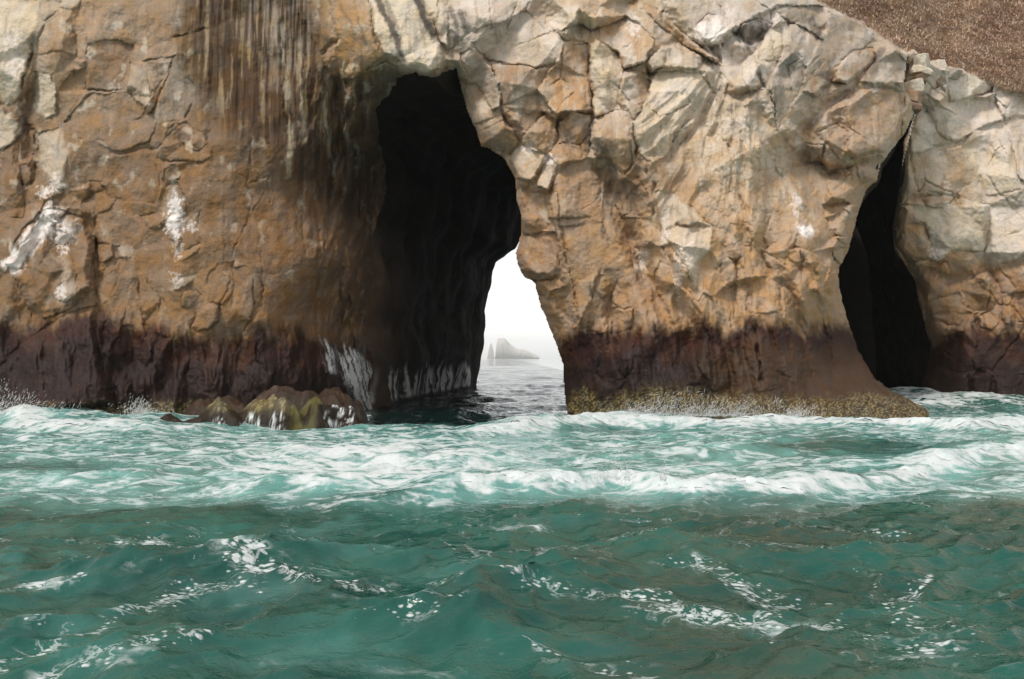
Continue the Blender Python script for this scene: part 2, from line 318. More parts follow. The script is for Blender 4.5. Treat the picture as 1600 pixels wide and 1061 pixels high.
# (crop, outline, metres proud, edge softness px, colour, colour strength, tilt across, tilt up, name)
BL = [
 ('A', [(0,0),(200,0),(190,90),(170,170),(150,260),(110,400),(80,500),(40,520),(0,510),(-60,300),(-60,0)], .35, 7, 'c', .7, .2, .1, 'slab'),
 ('A', [(205,0),(300,0),(290,50),(215,100),(205,60)], .1, 4, 'g', .5, 0, .1, 'rock_block'),
 ('A', [(295,-60),(400,-60),(400,0),(385,40),(340,50),(295,35)], .45, 5, 'p', .4, 0, -.1, 'ledge'),
 ('A', [(215,110),(300,70),(330,90),(370,180),(375,280),(300,250),(190,265),(180,190)], .35, 9, None, 0, .1, .2, 'rock_block'),
 ('A', [(430,215),(560,190),(650,215),(650,300),(630,420),(590,440),(420,440),(425,300)], -.12, 9, 'b', .5, -.1, .1, 'slab'),
 ('A', [(640,300),(690,320),(750,470),(710,520),(640,470),(620,430)], .1, 3, 'g', .6, .2, 0, 'rock_block'),
 ('A', [(700,300),(850,270),(800,380),(750,450),(700,330)], -.15, 3, 'g', .5, -.1, 0, 'rock_block'),
 ('A', [(690,300),(730,240),(880,180),(900,190),(850,270),(790,280)], .30, 3, 't', .5, 0, .2, 'ledge'),
 ('A', [(850,270),(820,370),(770,470),(740,550),(715,555),(720,510),(780,430),(830,310)], .28, 3, 't', .6, -.1, 0, 'rock_rib'),
 ('A', [(850,280),(950,420),(950,490),(905,580),(780,610),(740,555),(780,470)], .12, 4, 'v', .45, .15, -.1, 'slab'),
 ('A', [(850,600),(900,590),(980,640),(1040,700),(1020,770),(960,790),(800,780),(760,740),(790,680)], .5, 9, None, 0, 0, .1, 'rock_block'),
 ('A', [(930,660),(970,640),(1010,660),(1015,700),(985,725),(940,715),(925,690)], .32, 7, 't', .4, 0, 0, 'boulder'),
 ('A', [(800,820),(840,800),(875,830),(870,870),(830,885),(800,860)], .32, 5, None, 0, 0, 0, 'boulder'),
 ('A', [(170,350),(250,370),(280,450),(280,560),(220,580),(170,540),(160,450)], .35, 6, 'c', .8, .1, .1, 'rock_block'),
 ('A', [(190,640),(300,620),(330,760),(320,930),(280,920),(230,870),(180,800)], .3, 7, 'p', .6, .1, .1, 'slab'),
 ('A', [(-40,520),(0,520),(90,590),(110,660),(60,700),(10,740),(-40,720)], .4, 5, 'p', .8, .1, .1, 'rock_block'),
 ('A', [(100,700),(170,620),(170,760),(140,800),(95,790)], .1, 4, 'b', .4, 0, 0, 'rock_block'),
 ('A', [(100,805),(150,805),(150,910),(85,920)], .15, 4, None, 0, 0, 0, 'rock_block'),
 ('A', [(-60,740),(60,800),(110,900),(120,1000),(110,1061),(-60,1061)], -.55, 6, 'b', .5, 0, 0, 'slab'),
 ('A', [(345,290),(415,290),(410,335),(370,355),(345,340)], .25, 3, 't', .4, 0, 0, 'ledge'),
 ('A', [(310,600),(430,460),(620,450),(720,540),(650,590),(770,600),(720,700),(560,740),(420,680)], .25, 14, None, 0, 0, .1, 'slab'),
 ('A', [(520,760),(780,720),(790,900),(760,1000),(560,980),(500,900)], .14, 14, None, 0, 0, 0, 'slab'),
 ('A', [(400,980),(500,930),(570,970),(540,1020),(450,1061),(390,1020)], .3, 7, None, 0, 0, .1, 'boulder'),
 ('A', [(440,890),(490,885),(510,920),(460,945),(430,920)], .2, 4, None, 0, 0, .1, 'boulder'),
 ('A', [(210,975),(250,965),(270,1000),(340,1010),(300,1061),(190,1061)], .3, 5, 'w', .35, 0, .1, 'boulder'),
 ('B', [(10,270),(100,110),(180,30),(230,10),(330,40),(390,60),(410,140),(420,220),(400,290),(420,380),(370,420),(300,470),(200,510),(130,460),(60,310)], .95, 12, None, 0, 0, .2, 'boulder'),
 ('B', [(20,270),(200,50),(235,75),(130,220),(90,290),(50,290)], .3, 4, 'w', .85, -.1, .15, 'slab'),
 ('B', [(170,50),(210,10),(260,30),(330,60),(370,100),(350,160),(320,190),(300,130),(250,80),(200,70)], .2, 4, 'w', .45, 0, .1, 'rock_block'),
 ('B', [(195,110),(230,80),(260,110),(240,170),(200,150)], -.3, 4, 'g', .7, 0, 0, 'rock_block'),
 ('B', [(120,230),(180,200),(190,250),(150,290),(100,280)], .2, 4, None, 0, 0, 0, 'rock_block'),
 ('B', [(300,290),(345,310),(350,400),(300,440),(240,420),(245,380)], .18, 4, 'g', .6, 0, 0, 'rock_block'),
 ('B', [(130,470),(200,470),(195,510),(150,520)], .25, 3, None, 0, 0, 0, 'rock_block'),
 ('B', [(240,310),(290,300),(290,350),(240,370),(230,340)], .2, 5, None, 0, 0, 0, 'rock_block'),
 ('B', [(425,170),(500,180),(510,230),(460,260),(430,250)], .3, 4, None, 0, 0, .1, 'ledge'),
 ('B', [(440,260),(470,280),(460,330),(430,360),(420,300)], .2, 4, None, 0, 0, 0, 'rock_block'),
 ('B', [(480,250),(560,235),(540,320),(500,400),(450,480),(440,440),(460,350)], .24, 5, None, 0, .1, 0, 'slab'),
 ('B', [(630,50),(720,30),(745,60),(720,110),(660,105),(635,80)], .3, 7, None, 0, 0, .1, 'boulder'),
 ('B', [(520,190),(570,180),(610,200),(600,230),(540,240)], .18, 4, 'g', .6, 0, 0, 'rock_block'),
 ('B', [(745,-90),(790,-100),(840,-30),(845,50),(800,60),(820,110),(790,200),(770,160),(740,110),(720,70)], .38, 6, 'w', .35, 0, .1, 'boulder'),
 ('B', [(790,240),(880,170),(905,180),(890,210),(820,260)], .3, 4, 't', .4, 0, .1, 'ledge'),
 ('B', [(770,380),(800,320),(880,310),(860,350),(800,380)], .22, 4, 'g', .7, 0, .1, 'ledge'),
 ('B', [(850,550),(880,490),(940,440),(980,450),(980,520),(940,570),(890,575)], .65, 7, None, 0, .1, -.1, 'boulder'),
 ('B', [(820,400),(850,370),(900,400),(890,450),(840,470),(815,450)], .25, 6, None, 0, 0, 0, 'rock_block'),
 ('B', [(590,330),(620,330),(640,480),(650,560),(600,545),(555,540),(570,430)], .24, 5, None, 0, .1, 0, 'slab'),
 ('B', [(640,320),(720,420),(680,560),(650,530),(625,430)], .14, 5, None, 0, -.1, 0, 'slab'),
 ('B', [(985,260),(1050,250),(1040,400),(1000,440),(940,440),(930,330)], .16, 8, None, 0, 0, 0, 'slab'),
 ('B', [(1045,280),(1130,270),(1140,450),(1120,520),(1060,530),(1040,440)], .16, 8, None, 0, 0, 0, 'slab'),
 ('B', [(455,600),(480,500),(545,520),(540,590),(490,660)], .3, 5, None, 0, 0, 0, 'rock_block'),
 ('B', [(460,670),(540,730),(590,800),(600,900),(540,880),(490,760)], .35, 6, None, 0, 0, 0, 'rock_rib'),
 ('B', [(640,600),(680,590),(690,690),(650,720),(620,690)], .25, 6, None, 0, 0, 0, 'rock_block'),
 ('B', [(720,600),(770,600),(760,760),(700,860),(670,800),(700,690)], .25, 6, None, 0, 0, 0, 'rock_rib'),
 ('B', [(830,760),(850,730),(880,750),(880,800),(850,810)], .16, 4, 'v', .15, 0, 0, 'rock_block'),
 ('B', [(-60,790),(90,620),(180,560),(300,480),(430,450),(440,640),(470,760),(520,900),(200,940),(-60,940)], .9, 22, None, 0, 0, 0, 'rock_block'),
 ('C', [(250,20),(400,20),(430,180),(480,190),(400,230),(380,250),(300,150)], .35, 6, 'b', .5, .1, 0, 'rock_block'),
 ('C', [(410,-60),(600,-60),(640,180),(680,270),(620,320),(590,360),(500,395),(440,370),(400,330),(390,260),(470,190),(430,90)], .7, 7, 'o', .45, .2, -.1, 'overhang'),
 ('C', [(600,-60),(830,-60),(920,100),(960,200),(985,290),(960,340),(900,355),(840,350),(790,330),(740,290),(680,260),(640,150)], .9, 6, 'c', .9, .1, -.2, 'overhang'),
 ('C', [(950,-40),(1000,-40),(1000,130),(990,220),(960,200),(945,80)], .25, 4, 'p', .5, 0, 0, 'rock_block'),
 ('C', [(1000,60),(1080,60),(1120,150),(1090,220),(1040,300),(1000,250),(1000,130)], .3, 5, 'g', .6, 0, -.1, 'rock_block'),
 ('C', [(1100,-60),(1440,-60),(1373,60),(1250,110),(1120,155),(1085,70)], .35, 4, 'p', .6, -.1, -.1, 'slab'),
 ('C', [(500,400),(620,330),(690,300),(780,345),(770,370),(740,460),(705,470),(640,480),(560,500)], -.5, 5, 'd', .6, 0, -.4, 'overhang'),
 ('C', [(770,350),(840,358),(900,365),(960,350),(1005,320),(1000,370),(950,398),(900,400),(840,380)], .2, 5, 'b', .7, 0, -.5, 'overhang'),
 ('E', [(60,260),(110,235),(170,280),(250,400),(260,520),(220,540),(150,430),(70,330)], .42, 6, 'g', .5, .2, 0, 'slab'),
 ('E', [(110,200),(380,50),(470,130),(570,200),(540,300),(430,330),(200,300)], .30, 6, 'p', .35, .1, .25, 'slab'),
 ('E', [(200,310),(430,330),(520,330),(440,430),(500,540),(380,640),(280,620),(260,530),(230,380)], -.05, 6, 'b', .35, -.15, -.2, 'slab'),
 ('E', [(380,640),(450,580),(460,540),(530,590),(550,680),(490,750),(420,740),(360,690)], -.25, 6, 't', .4, -.2, .1, 'slab'),
 ('E', [(130,600),(260,560),(350,690),(290,750),(160,715)], .25, 6, 't', .3, .2, 0, 'rock_block'),
 ('E', [(290,760),(360,700),(430,720),(480,750),(460,810),(410,890),(340,865)], .7, 5, 'p', .5, 0, .3, 'boulder'),
 ('E', [(460,810),(490,755),(530,800),(520,820),(490,930),(430,910)], .45, 4, 'p', .6, 0, .3, 'rock_block'),
 ('E', [(460,410),(560,220),(680,210),(690,380),(700,540),(600,545),(520,560),(445,450)], .7, 5, 'o', .45, -.1, .1, 'rock_block'),
 ('E', [(530,560),(610,540),(690,560),(700,700),(690,755),(560,700),(530,640)], .4, 5, 'b', .5, .15, -.1, 'rock_block'),
 ('E', [(690,210),(740,200),(830,260),(850,380),(830,500),(860,530),(720,570),(700,460),(690,300)], .45, 5, 'c', .7, .1, 0, 'slab'),
 ('E', [(850,370),(960,350),(990,400),(960,510),(900,590),(870,520),(830,500)], .4, 5, 'b', .45, -.3, 0, 'rock_block'),
 ('E', [(705,580),(800,545),(880,540),(900,600),(890,680),(910,800),(860,860),(790,800),(720,770),(705,660)], .62, 8, 't', .3, 0, -.2, 'boulder'),
 ('E', [(690,140),(760,130),(870,80),(950,130),(1010,200),(960,310),(850,330),(830,260),(740,200)], .4, 9, 'o', .3, 0, .3, 'rock_block'),
 ('E', [(480,80),(560,40),(640,40),(720,80),(750,30),(760,80),(700,150),(640,110),(560,150),(500,140)], .5, 5, 'c', .7, 0, .2, 'ledge'),
 ('E', [(570,130),(610,100),(650,120),(660,190),(600,195),(570,170)], .3, 5, 'p', .4, 0, 0, 'rock_block'),
 ('E', [(960,310),(1040,230),(1100,230),(1200,260),(1245,290),(1220,340),(1050,330),(1000,340)], .8, 5, 'g', .5, 0, -.2, 'ledge'),
 ('E', [(980,350),(1050,345),(1230,350),(1310,480),(1230,600),(1110,640),(1070,760),(1000,800),(920,740),(900,620),(980,450)], .4, 12, 'c', .6, .1, .2, 'slab'),
 ('E', [(1110,640),(1200,570),(1180,660),(1080,760)], -.2, 4, 'g', .6, 0, 0, 'rock_block'),
 ('E', [(540,830),(680,770),(750,830),(750,1000),(700,1061),(490,1061),(490,950)], .3, 8, None, 0, .1, 0, 'slab'),
 ('E', [(330,880),(400,900),(390,1000),(350,1061),(325,980)], .3, 5, 'b', .3, 0, 0, 'rock_block'),
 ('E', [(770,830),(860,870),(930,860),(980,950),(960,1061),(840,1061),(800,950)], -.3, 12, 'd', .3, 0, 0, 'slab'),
 ('E', [(1200,140),(1270,65),(1330,80),(1360,150),(1330,230),(1250,200)], .5, 6, 'w', .6, 0, .1, 'boulder'),
 ('E', [(1280,230),(1330,210),(1350,330),(1260,270)], .3, 4, 'p', .5, 0, 0, 'rock_block'),
 ('E', [(1000,-30),(1100,-30),(1110,50),(1020,65)], .3, 5, 'c', .6, 0, .1, 'rock_block'),
 ('E', [(880,10),(920,0),(1040,60),(1160,170),(1320,290),(1300,310),(1120,200),(1000,90)], .32, 5, 'o', .6, 0, 0, 'rock_rib'),
 ('F', [(20,270),(50,190),(130,170),(190,180),(215,260),(220,330),(180,380),(100,390),(40,340)], .65, 12, None, 0, .2, .1, 'boulder'),
 ('F', [(30,80),(60,0),(150,0),(160,150),(110,190),(50,190),(30,140)], .3, 7, None, 0, .2, 0, 'rock_block'),
 ('F', [(100,400),(210,375),(235,410),(170,430),(160,470),(120,450)], .5, 4, None, 0, 0, 0, 'ledge'),
 ('F', [(175,440),(240,420),(240,460),(200,480)], -.35, 4, None, 0, 0, 0, 'rock_block'),
 ('F', [(160,0),(200,0),(210,200),(250,350),(290,560),(270,600),(230,450),(210,300)], .2, 4, 'p', .15, 0, 0, 'rock_rib'),
 ('F', [(210,150),(400,130),(420,240),(380,350),(340,480),(300,560),(265,400),(220,200)], .16, 10, None, 0, 0, 0, 'slab'),
 ('F', [(360,380),(420,340),(430,400),(400,470),(370,430)], .3, 5, None, 0, 0, 0, 'rock_block'),
 ('F', [(430,430),(460,390),(460,500),(435,480)], .2, 4, None, 0, 0, 0, 'rock_block'),
 ('F', [(430,510),(530,510),(520,600),(440,620)], .2, 5, None, 0, 0, 0, 'rock_block'),
 ('F', [(345,600),(385,460),(430,500),(425,600),(380,620)], .26, 6, None, 0, 0, 0, 'rock_block'),
 ('F', [(480,95),(505,95),(505,115),(480,115)], .35, 3, None, 0, 0, 0, 'ledge'),
 ('F', [(620,0),(700,0),(880,150),(870,250),(820,300),(800,440),(760,330),(650,180)], .2, 8, 'p', .6, .1, 0, 'slab'),
 ('F', [(650,240),(720,230),(790,350),(830,450),(810,480),(740,390)], .35, 6, None, 0, 0, 0, 'rock_rib'),
 ('F', [(640,300),(700,330),(710,400),(680,440),(630,420),(620,370)], .25, 7, None, 0, 0, 0, 'rock_block'),
 ('F', [(800,580),(840,575),(870,640),(880,830),(820,800),(790,640)], .25, 6, None, 0, 0, 0, 'rock_rib'),
 ('F', [(470,770),(500,740),(510,800),(480,820)], -.4, 4, None, 0, 0, 0, 'rock_block'),
 ('F', [(520,215),(600,215),(610,235),(530,240)], .4, 3, None, 0, 0, 0, 'ledge'),
 ('F', [(550,240),(610,240),(605,345),(560,345)], -.1, 4, 'g', .5, 0, 0, 'rock_block'),
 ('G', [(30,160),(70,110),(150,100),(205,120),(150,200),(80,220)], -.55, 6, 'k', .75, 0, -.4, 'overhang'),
 ('G', [(240,100),(290,110),(280,200),(220,330),(180,410),(130,350),(120,250),(200,150)], .42, 6, 'c', .85, .1, 0, 'slab'),
 ('G', [(295,120),(380,120),(465,135),(380,330),(315,250),(265,255)], .1, 5, 'g', .6, -.2, 0, 'rock_block'),
 ('G', [(230,20),(480,30),(480,110),(460,200),(370,140),(290,110),(230,60)], .35, 6, 'b', .4, 0, .3, 'rock_block'),
 ('G', [(250,262),(310,245),(380,335),(350,440),(270,560),(240,640),(185,420),(222,340)], .2, 6, 'v', .55, -.2, 0, 'slab'),
 ('G', [(400,360),(480,280),(520,340),(500,400),(430,480),(400,450)], .3, 6, 'b', .4, 0, 0, 'rock_block'),
 ('G', [(510,330),(600,240),(700,230),(720,280),(640,370),(570,410),(500,400)], .6, 6, 't', .4, 0, .2, 'boulder'),
 ('G', [(705,240),(800,250),(870,300),(860,390),(760,410),(650,400),(722,300)], .2, 5, 'v', .6, -.3, 0, 'slab'),
 ('G', [(430,490),(560,420),(640,380),(600,440),(470,540)], -.3, 4, 'g', .5, 0, -.3, 'overhang'),
 ('G', [(570,520),(700,420),(830,450),(855,560),(840,660),(760,750),(620,770),(560,740),(580,640)], .65, 8, 't', .3, -.1, -.1, 'boulder'),
 ('G', [(480,690),(530,620),(575,640),(570,740),(600,770),(540,810),(480,840),(440,760)], .35, 7, None, 0, 0, 0, 'boulder'),
 ('G', [(480,850),(610,810),(635,900),(590,1000),(500,960)], .5, 5, None, 0, .1, 0, 'rock_block'),
 ('G', [(630,820),(720,840),(700,890),(650,900)], .35, 4, None, 0, 0, -.1, 'rock_block'),
 ('G', [(620,770),(760,752),(730,830),(630,800)], -.2, 4, 'b', .3, 0, -.3, 'rock_block'),
 ('G', [(60,480),(160,440),(150,500),(90,510)], .4, 4, 'p', .6, 0, .2, 'rock_block'),
 ('G', [(150,510),(180,490),(215,550),(170,570)], .35, 4, 'p', .6, 0, 0, 'rock_block'),
 ('G', [(1060,400),(1150,360),(1250,370),(1280,440),(1170,480),(1070,490)], .3, 5, 'c', .8, 0, .1, 'slab'),
 ('G', [(1170,490),(1290,460),(1330,520),(1330,590),(1190,630),(1165,560)], .2, 4, 'p', .6, .1, 0, 'slab'),
 ('G', [(1290,390),(1400,450),(1420,490),(1400,560),(1340,590),(1300,500)], .3, 4, 'p', .8, -.1, 0, 'slab'),
 ('G', [(965,450),(1030,420),(1055,470),(1020,500)], .35, 4, 'c', .6, 0, 0, 'rock_block'),
 ('G', [(950,520),(1000,500),(1150,580),(1190,640),(1110,700),(1010,650)], .35, 8, 'g', .5, 0, .2, 'slab'),
 ('G', [(870,610),(960,530),(1000,650),(990,730),(880,750)], .3, 6, 'p', .6, .1, 0, 'rock_block'),
 ('G', [(880,760),(1000,740),(1130,710),(1200,850),(1240,1000),(1100,960),(920,930),(880,830)], .2, 7, 't', .4, 0, 0, 'slab'),
 ('G', [(1140,700),(1290,620),(1410,860),(1415,930),(1250,950),(1210,850)], .25, 5, 'c', .7, 0, .1, 'slab'),
 ('G', [(1345,595),(1405,570),(1500,560),(1500,900),(1420,880)], .15, 5, 'p', .6, 0, .1, 'slab'),
 ('G', [(930,960),(1080,950),(1110,1000),(1020,1010),(960,1000)], .4, 5, 'o', .5, 0, 0, 'ledge'),
 ('H', [(320,110),(350,100),(375,120),(350,145)], .25, 4, 'w', .95, 0, 0, 'boulder'),
 ('H', [(430,0),(600,0),(580,70),(550,190),(490,150),(440,60)], .4, 6, None, 0, 0, 0, 'rock_block'),
 ('H', [(480,190),(545,195),(520,270),(500,280),(470,220)], .4, 5, None, 0, 0, 0, 'rock_block'),
 ('H', [(790,0),(1200,0),(1180,130),(1170,220),(1030,210),(960,250),(930,190),(900,80)], .25, 5, 'c', .85, 0, 0, 'slab'),
 ('H', [(1210,0),(1420,0),(1420,220),(1200,290),(1175,220),(1200,100)], .22, 5, 'p', .85, 0, 0, 'slab'),
 ('H', [(750,180),(800,90),(900,100),(930,200),(920,250),(820,270)], .4, 8, 't', .3, 0, 0, 'boulder'),
 ('H', [(820,290),(1000,265),(1010,320),(930,360),(850,330)], .3, 6, None, 0, 0, 0, 'rock_block'),
 ('H', [(1070,390),(1120,340),(1180,330),(1210,420),(1180,480),(1130,500),(1080,470)], .2, 8, None, 0, 0, 0, 'boulder'),
 ('H', [(1150,520),(1190,480),(1240,440),(1250,540),(1210,575),(1150,560)], .3, 6, None, 0, 0, 0, 'rock_block'),
 ('H', [(1200,300),(1420,250),(1420,400),(1250,410)], .2, 6, None, 0, 0, 0, 'slab'),
 ('H', [(1260,420),(1310,410),(1320,550),(1270,550)], .2, 5, None, 0, 0, 0, 'rock_block'),
 ('H', [(1325,430),(1420,420),(1420,550),(1325,540)], .2, 5, None, 0, 0, 0, 'rock_block'),
 ('H', [(900,450),(1060,400),(1080,480),(1120,510),(1050,560),(910,520)], .2, 6, None, 0, 0, 0, 'rock_block'),
 ('H', [(890,560),(910,530),(1080,580),(1060,610),(940,615)], .45, 6, None, 0, 0, 0, 'ledge'),
 ('H', [(890,800),(960,740),(1030,770),(1100,770),(1110,900),(1000,910),(890,870)], .6, 8, None, 0, 0, 0, 'boulder'),
 ('H', [(1115,790),(1160,770),(1210,790),(1210,900),(1120,900)], .5, 7, None, 0, 0, 0, 'boulder'),
 ('H', [(1215,800),(1420,780),(1420,900),(1230,900)], .5, 8, None, 0, 0, 0, 'boulder'),
 ('H', [(1110,710),(1170,700),(1190,760),(1130,770)], .35, 6, None, 0, 0, 0, 'boulder'),
 ('J', [(280,60),(360,40),(460,140),(440,240),(390,280),(330,210)], .45, 6, 'c', .7, 0, .1, 'rock_block'),
 ('J', [(560,290),(620,240),(660,290),(610,350)], .4, 4, 'p', .5, 0, .1, 'rock_block'),
 ('J', [(560,0),(720,0),(770,180),(690,240),(620,190),(580,100)], .35, 5, 'p', .7, 0, .1, 'rock_block'),
 ('J', [(920,600),(1000,530),(1100,560),(1110,640),(1000,720),(930,650)], .35, 7, 't', .3, 0, 0, 'rock_block'),
 ('J', [(1000,720),(1120,650),(1250,680),(1250,820),(1100,830),(1040,800)], -.8, 5, 'b', .3, 0, 0, 'rock_block'),
 ('K', [(960,540),(1010,505),(1060,520),(1090,620),(1060,670),(1000,650),(960,600)], .3, 6, 't', .3, 0, 0, 'boulder'),
 ('K', [(1080,560),(1160,550),(1170,650),(1130,675),(1090,630)], .28, 6, 't', .3, 0, 0, 'boulder'),
 ('K', [(1170,680),(1230,650),(1250,710),(1190,730)], .22, 5, None, 0, 0, 0, 'boulder'),
 ('K', [(1260,670),(1310,670),(1310,730),(1270,735)], .22, 5, None, 0, 0, 0, 'boulder'),
 ('K', [(35,295),(90,255),(210,290),(160,325),(60,330)], .6, 3, 'd', .3, 0, -.1, 'ledge'),
 ('K', [(240,895),(270,830),(350,920),(330,930)], .45, 3, None, 0, 0, 0, 'ledge'),
 ('K', [(530,620),(580,600),(640,760),(590,790),(535,780)], .4, 4, None, 0, 0, 0, 'rock_block'),
 ('K', [(400,640),(450,590),(520,640),(530,760),(500,830),(440,820),(400,720)], .22, 6, None, 0, 0, 0, 'slab'),
 ('K', [(640,800),(800,760),(880,800),(900,960),(880,1061),(640,1061)], .28, 10, None, 0, 0, .1, 'slab'),
 ('K', [(740,530),(800,560),(1000,700),(1000,780),(830,760),(760,680)], .35, 7, None, 0, 0, 0, 'rock_block'),
 ('K', [(1100,830),(1180,790),(1250,830),(1230,880),(1130,870)], .3, 5, None, 0, 0, 0, 'boulder'),
 ('K', [(1270,240),(1420,200),(1480,230),(1470,420),(1330,420),(1290,300)], .3, 6, None, 0, 0, 0, 'rock_block'),
]
from mathutils.geometry import delaunay_2d_cdt
tv_, te_, tz_ = [], [], []
def tvert(x, y, z):
    for i, (a, b) in enumerate(tv_):
        if (a - x) ** 2 + (b - y) ** 2 < 30: return i
    tv_.append((x, y)); tz_.append(z); return len(tv_) - 1
trng = np.random.default_rng(99)
for c, pts, o_, *_r in BL:
    ids = [tvert(x, y, .30 * float(np.clip(trng.normal(), -1.7, 1.7)) + .22 * o_) for x, y in cp(c, pts)]
    te_ += [(a, b) for a, b in zip(ids, ids[1:] + ids[:1]) if a != b]
for gx_ in range(-60, 1700, 70):
    for gy_ in range(-50, 720, 70):
        x, y = gx_ + 40 * trng.random() - 20, gy_ + 40 * trng.random() - 20
        if min((a - x) ** 2 + (b - y) ** 2 for a, b in tv_) > 900: tv_.append((x, y)); tz_.append(.34 * float(trng.normal()))
cv, ce, cf, ov, _e, _f = delaunay_2d_cdt([Vector(p) for p in tv_], te_, [], 0, 1e-4)
cz = np.array([tz_[o[0]] if o else 0.0 for o in ov]); cvp = np.array([tuple(v) for v in cv])
TIN = np.zeros(X.shape, np.float32)
for f in cf:
    P = cvp[list(f)]; q_ = local(P, 1); x, y = WX[q_], WY[q_]
    q_ = local(P, 9); x, y = WX[q_], WY[q_]
    (x0, y0), (x1, y1), (x2, y2) = P; det = (y1 - y2) * (x0 - x2) + (x2 - x1) * (y0 - y2)
    if abs(det) < 1e-6: continue
    a = ((y1 - y2) * (x - x2) + (x2 - x1) * (y - y2)) / det; b = ((y2 - y0) * (x - x2) + (x0 - x2) * (y - y2)) / det
    m_ = (a >= -1e-4) & (b >= -1e-4) & (a + b <= 1.0001); z_ = a * cz[f[0]] + b * cz[f[1]] + (1 - a - b) * cz[f[2]]
    TIN[q_] = np.where(m_, z_, TIN[q_])
R += TIN * (1.15 + .45 * r_block) * (1 - .55 * r_smooth) * (1 - .45 * ss(500, 560, Y)) * (1 - .35 * ss(640, 560, X)) * (1 - .5 * r_drip)
PART = np.full(X.shape, -1, int)             # which block a grid point belongs to
CM = np.zeros(X.shape + (4,))                # block colour (rgb) and its strength
names, owner = [], []
for k, (c, pts, o_, soft, code, cs, tx, tz, nm) in enumerate(BL):
    P = np.asarray(cp(c, pts)); sl_ = local(P, 14)
    x, y = WX[sl_], WY[sl_]; d = poly_sd(x, y, P)
    w, h = np.ptp(P[:, 0]), np.ptp(P[:, 1]); cx_, cy_ = P.mean(0)
    soft = min(soft * (.55 if nm in ('slab', 'ledge', 'rock_block', 'overhang') else 1), .38 * min(w, h))
    rise = ss(-1.0, soft, d) if o_ > 0 else ss(-soft, 1.0, d)
    ins = ss(-1, 1.5, d)
    jig = h2(np.array([k]), np.array([3]), 1)[0] - .5
    jx2 = h2(np.array([k]), np.array([8]), 2)[0] - .5
    u_, v_ = (x - cx_) / (w * .5), (y - cy_) / (h * .5)
    jz = h2(np.array([k]), np.array([11]), 4)[0] - .5; sm = min(w * .0325, 1.4), min(h * .0325, 1.4)
    tilt = ((tx + .55 * jig * sm[0]) * u_ + (1.5 * tz + .4 * jz * sm[1]) * v_) * ins
    lean = np.clip(.72 + .34 * v_ + .55 * jx2 * u_, .12, 1.25) if o_ > 0 else 1.0        # flush at one side, proud at the other
    th = (h2(np.array([k]), np.array([17]), 6)[0] - .5) * 2.0; fold = (.10 + .34 * h2(np.array([k]), np.array([19]), 7)[0]) * (.45 if nm == 'boulder' else 1) * (.5 if cx_ < 620 else 1)
    ax_ = u_ * math.cos(th) + .6 * v_ * math.sin(th) - .5 * jx2
    tilt = tilt * 1.5 + fold * min(sm) * (.5 - np.abs(ax_)) * ins
    gap = np.exp(-(d / 1.35) ** 2) * ss(.0, .4, noise(x / 30 + 5 * jig, y / 30, 300 + k))
    kl = .6 if cx_ < 600 and o_ < .9 else 1.0
    R[sl_] += kl * (.85 if o_ >= .6 else .55 if nm in ('boulder', 'ledge') else .30) * o_ * rise * lean + .5 * kl * tilt - kl * (0.11 + .1 * jig) * gap
    inside = d > 0; PART[sl_][inside] = k
    names.append(nm); owner.append((cx_, cy_))
    if code:
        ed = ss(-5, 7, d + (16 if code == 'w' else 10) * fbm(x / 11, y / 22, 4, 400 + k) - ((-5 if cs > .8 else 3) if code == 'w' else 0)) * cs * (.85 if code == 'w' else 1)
        cm = CM[sl_]; cm[..., :3] = cm[..., :3] * (1 - ed[..., None]) + s2l(CC[code]) * ed[..., None]; cm[..., 3] = cm[..., 3] * (1 - ed) + ed

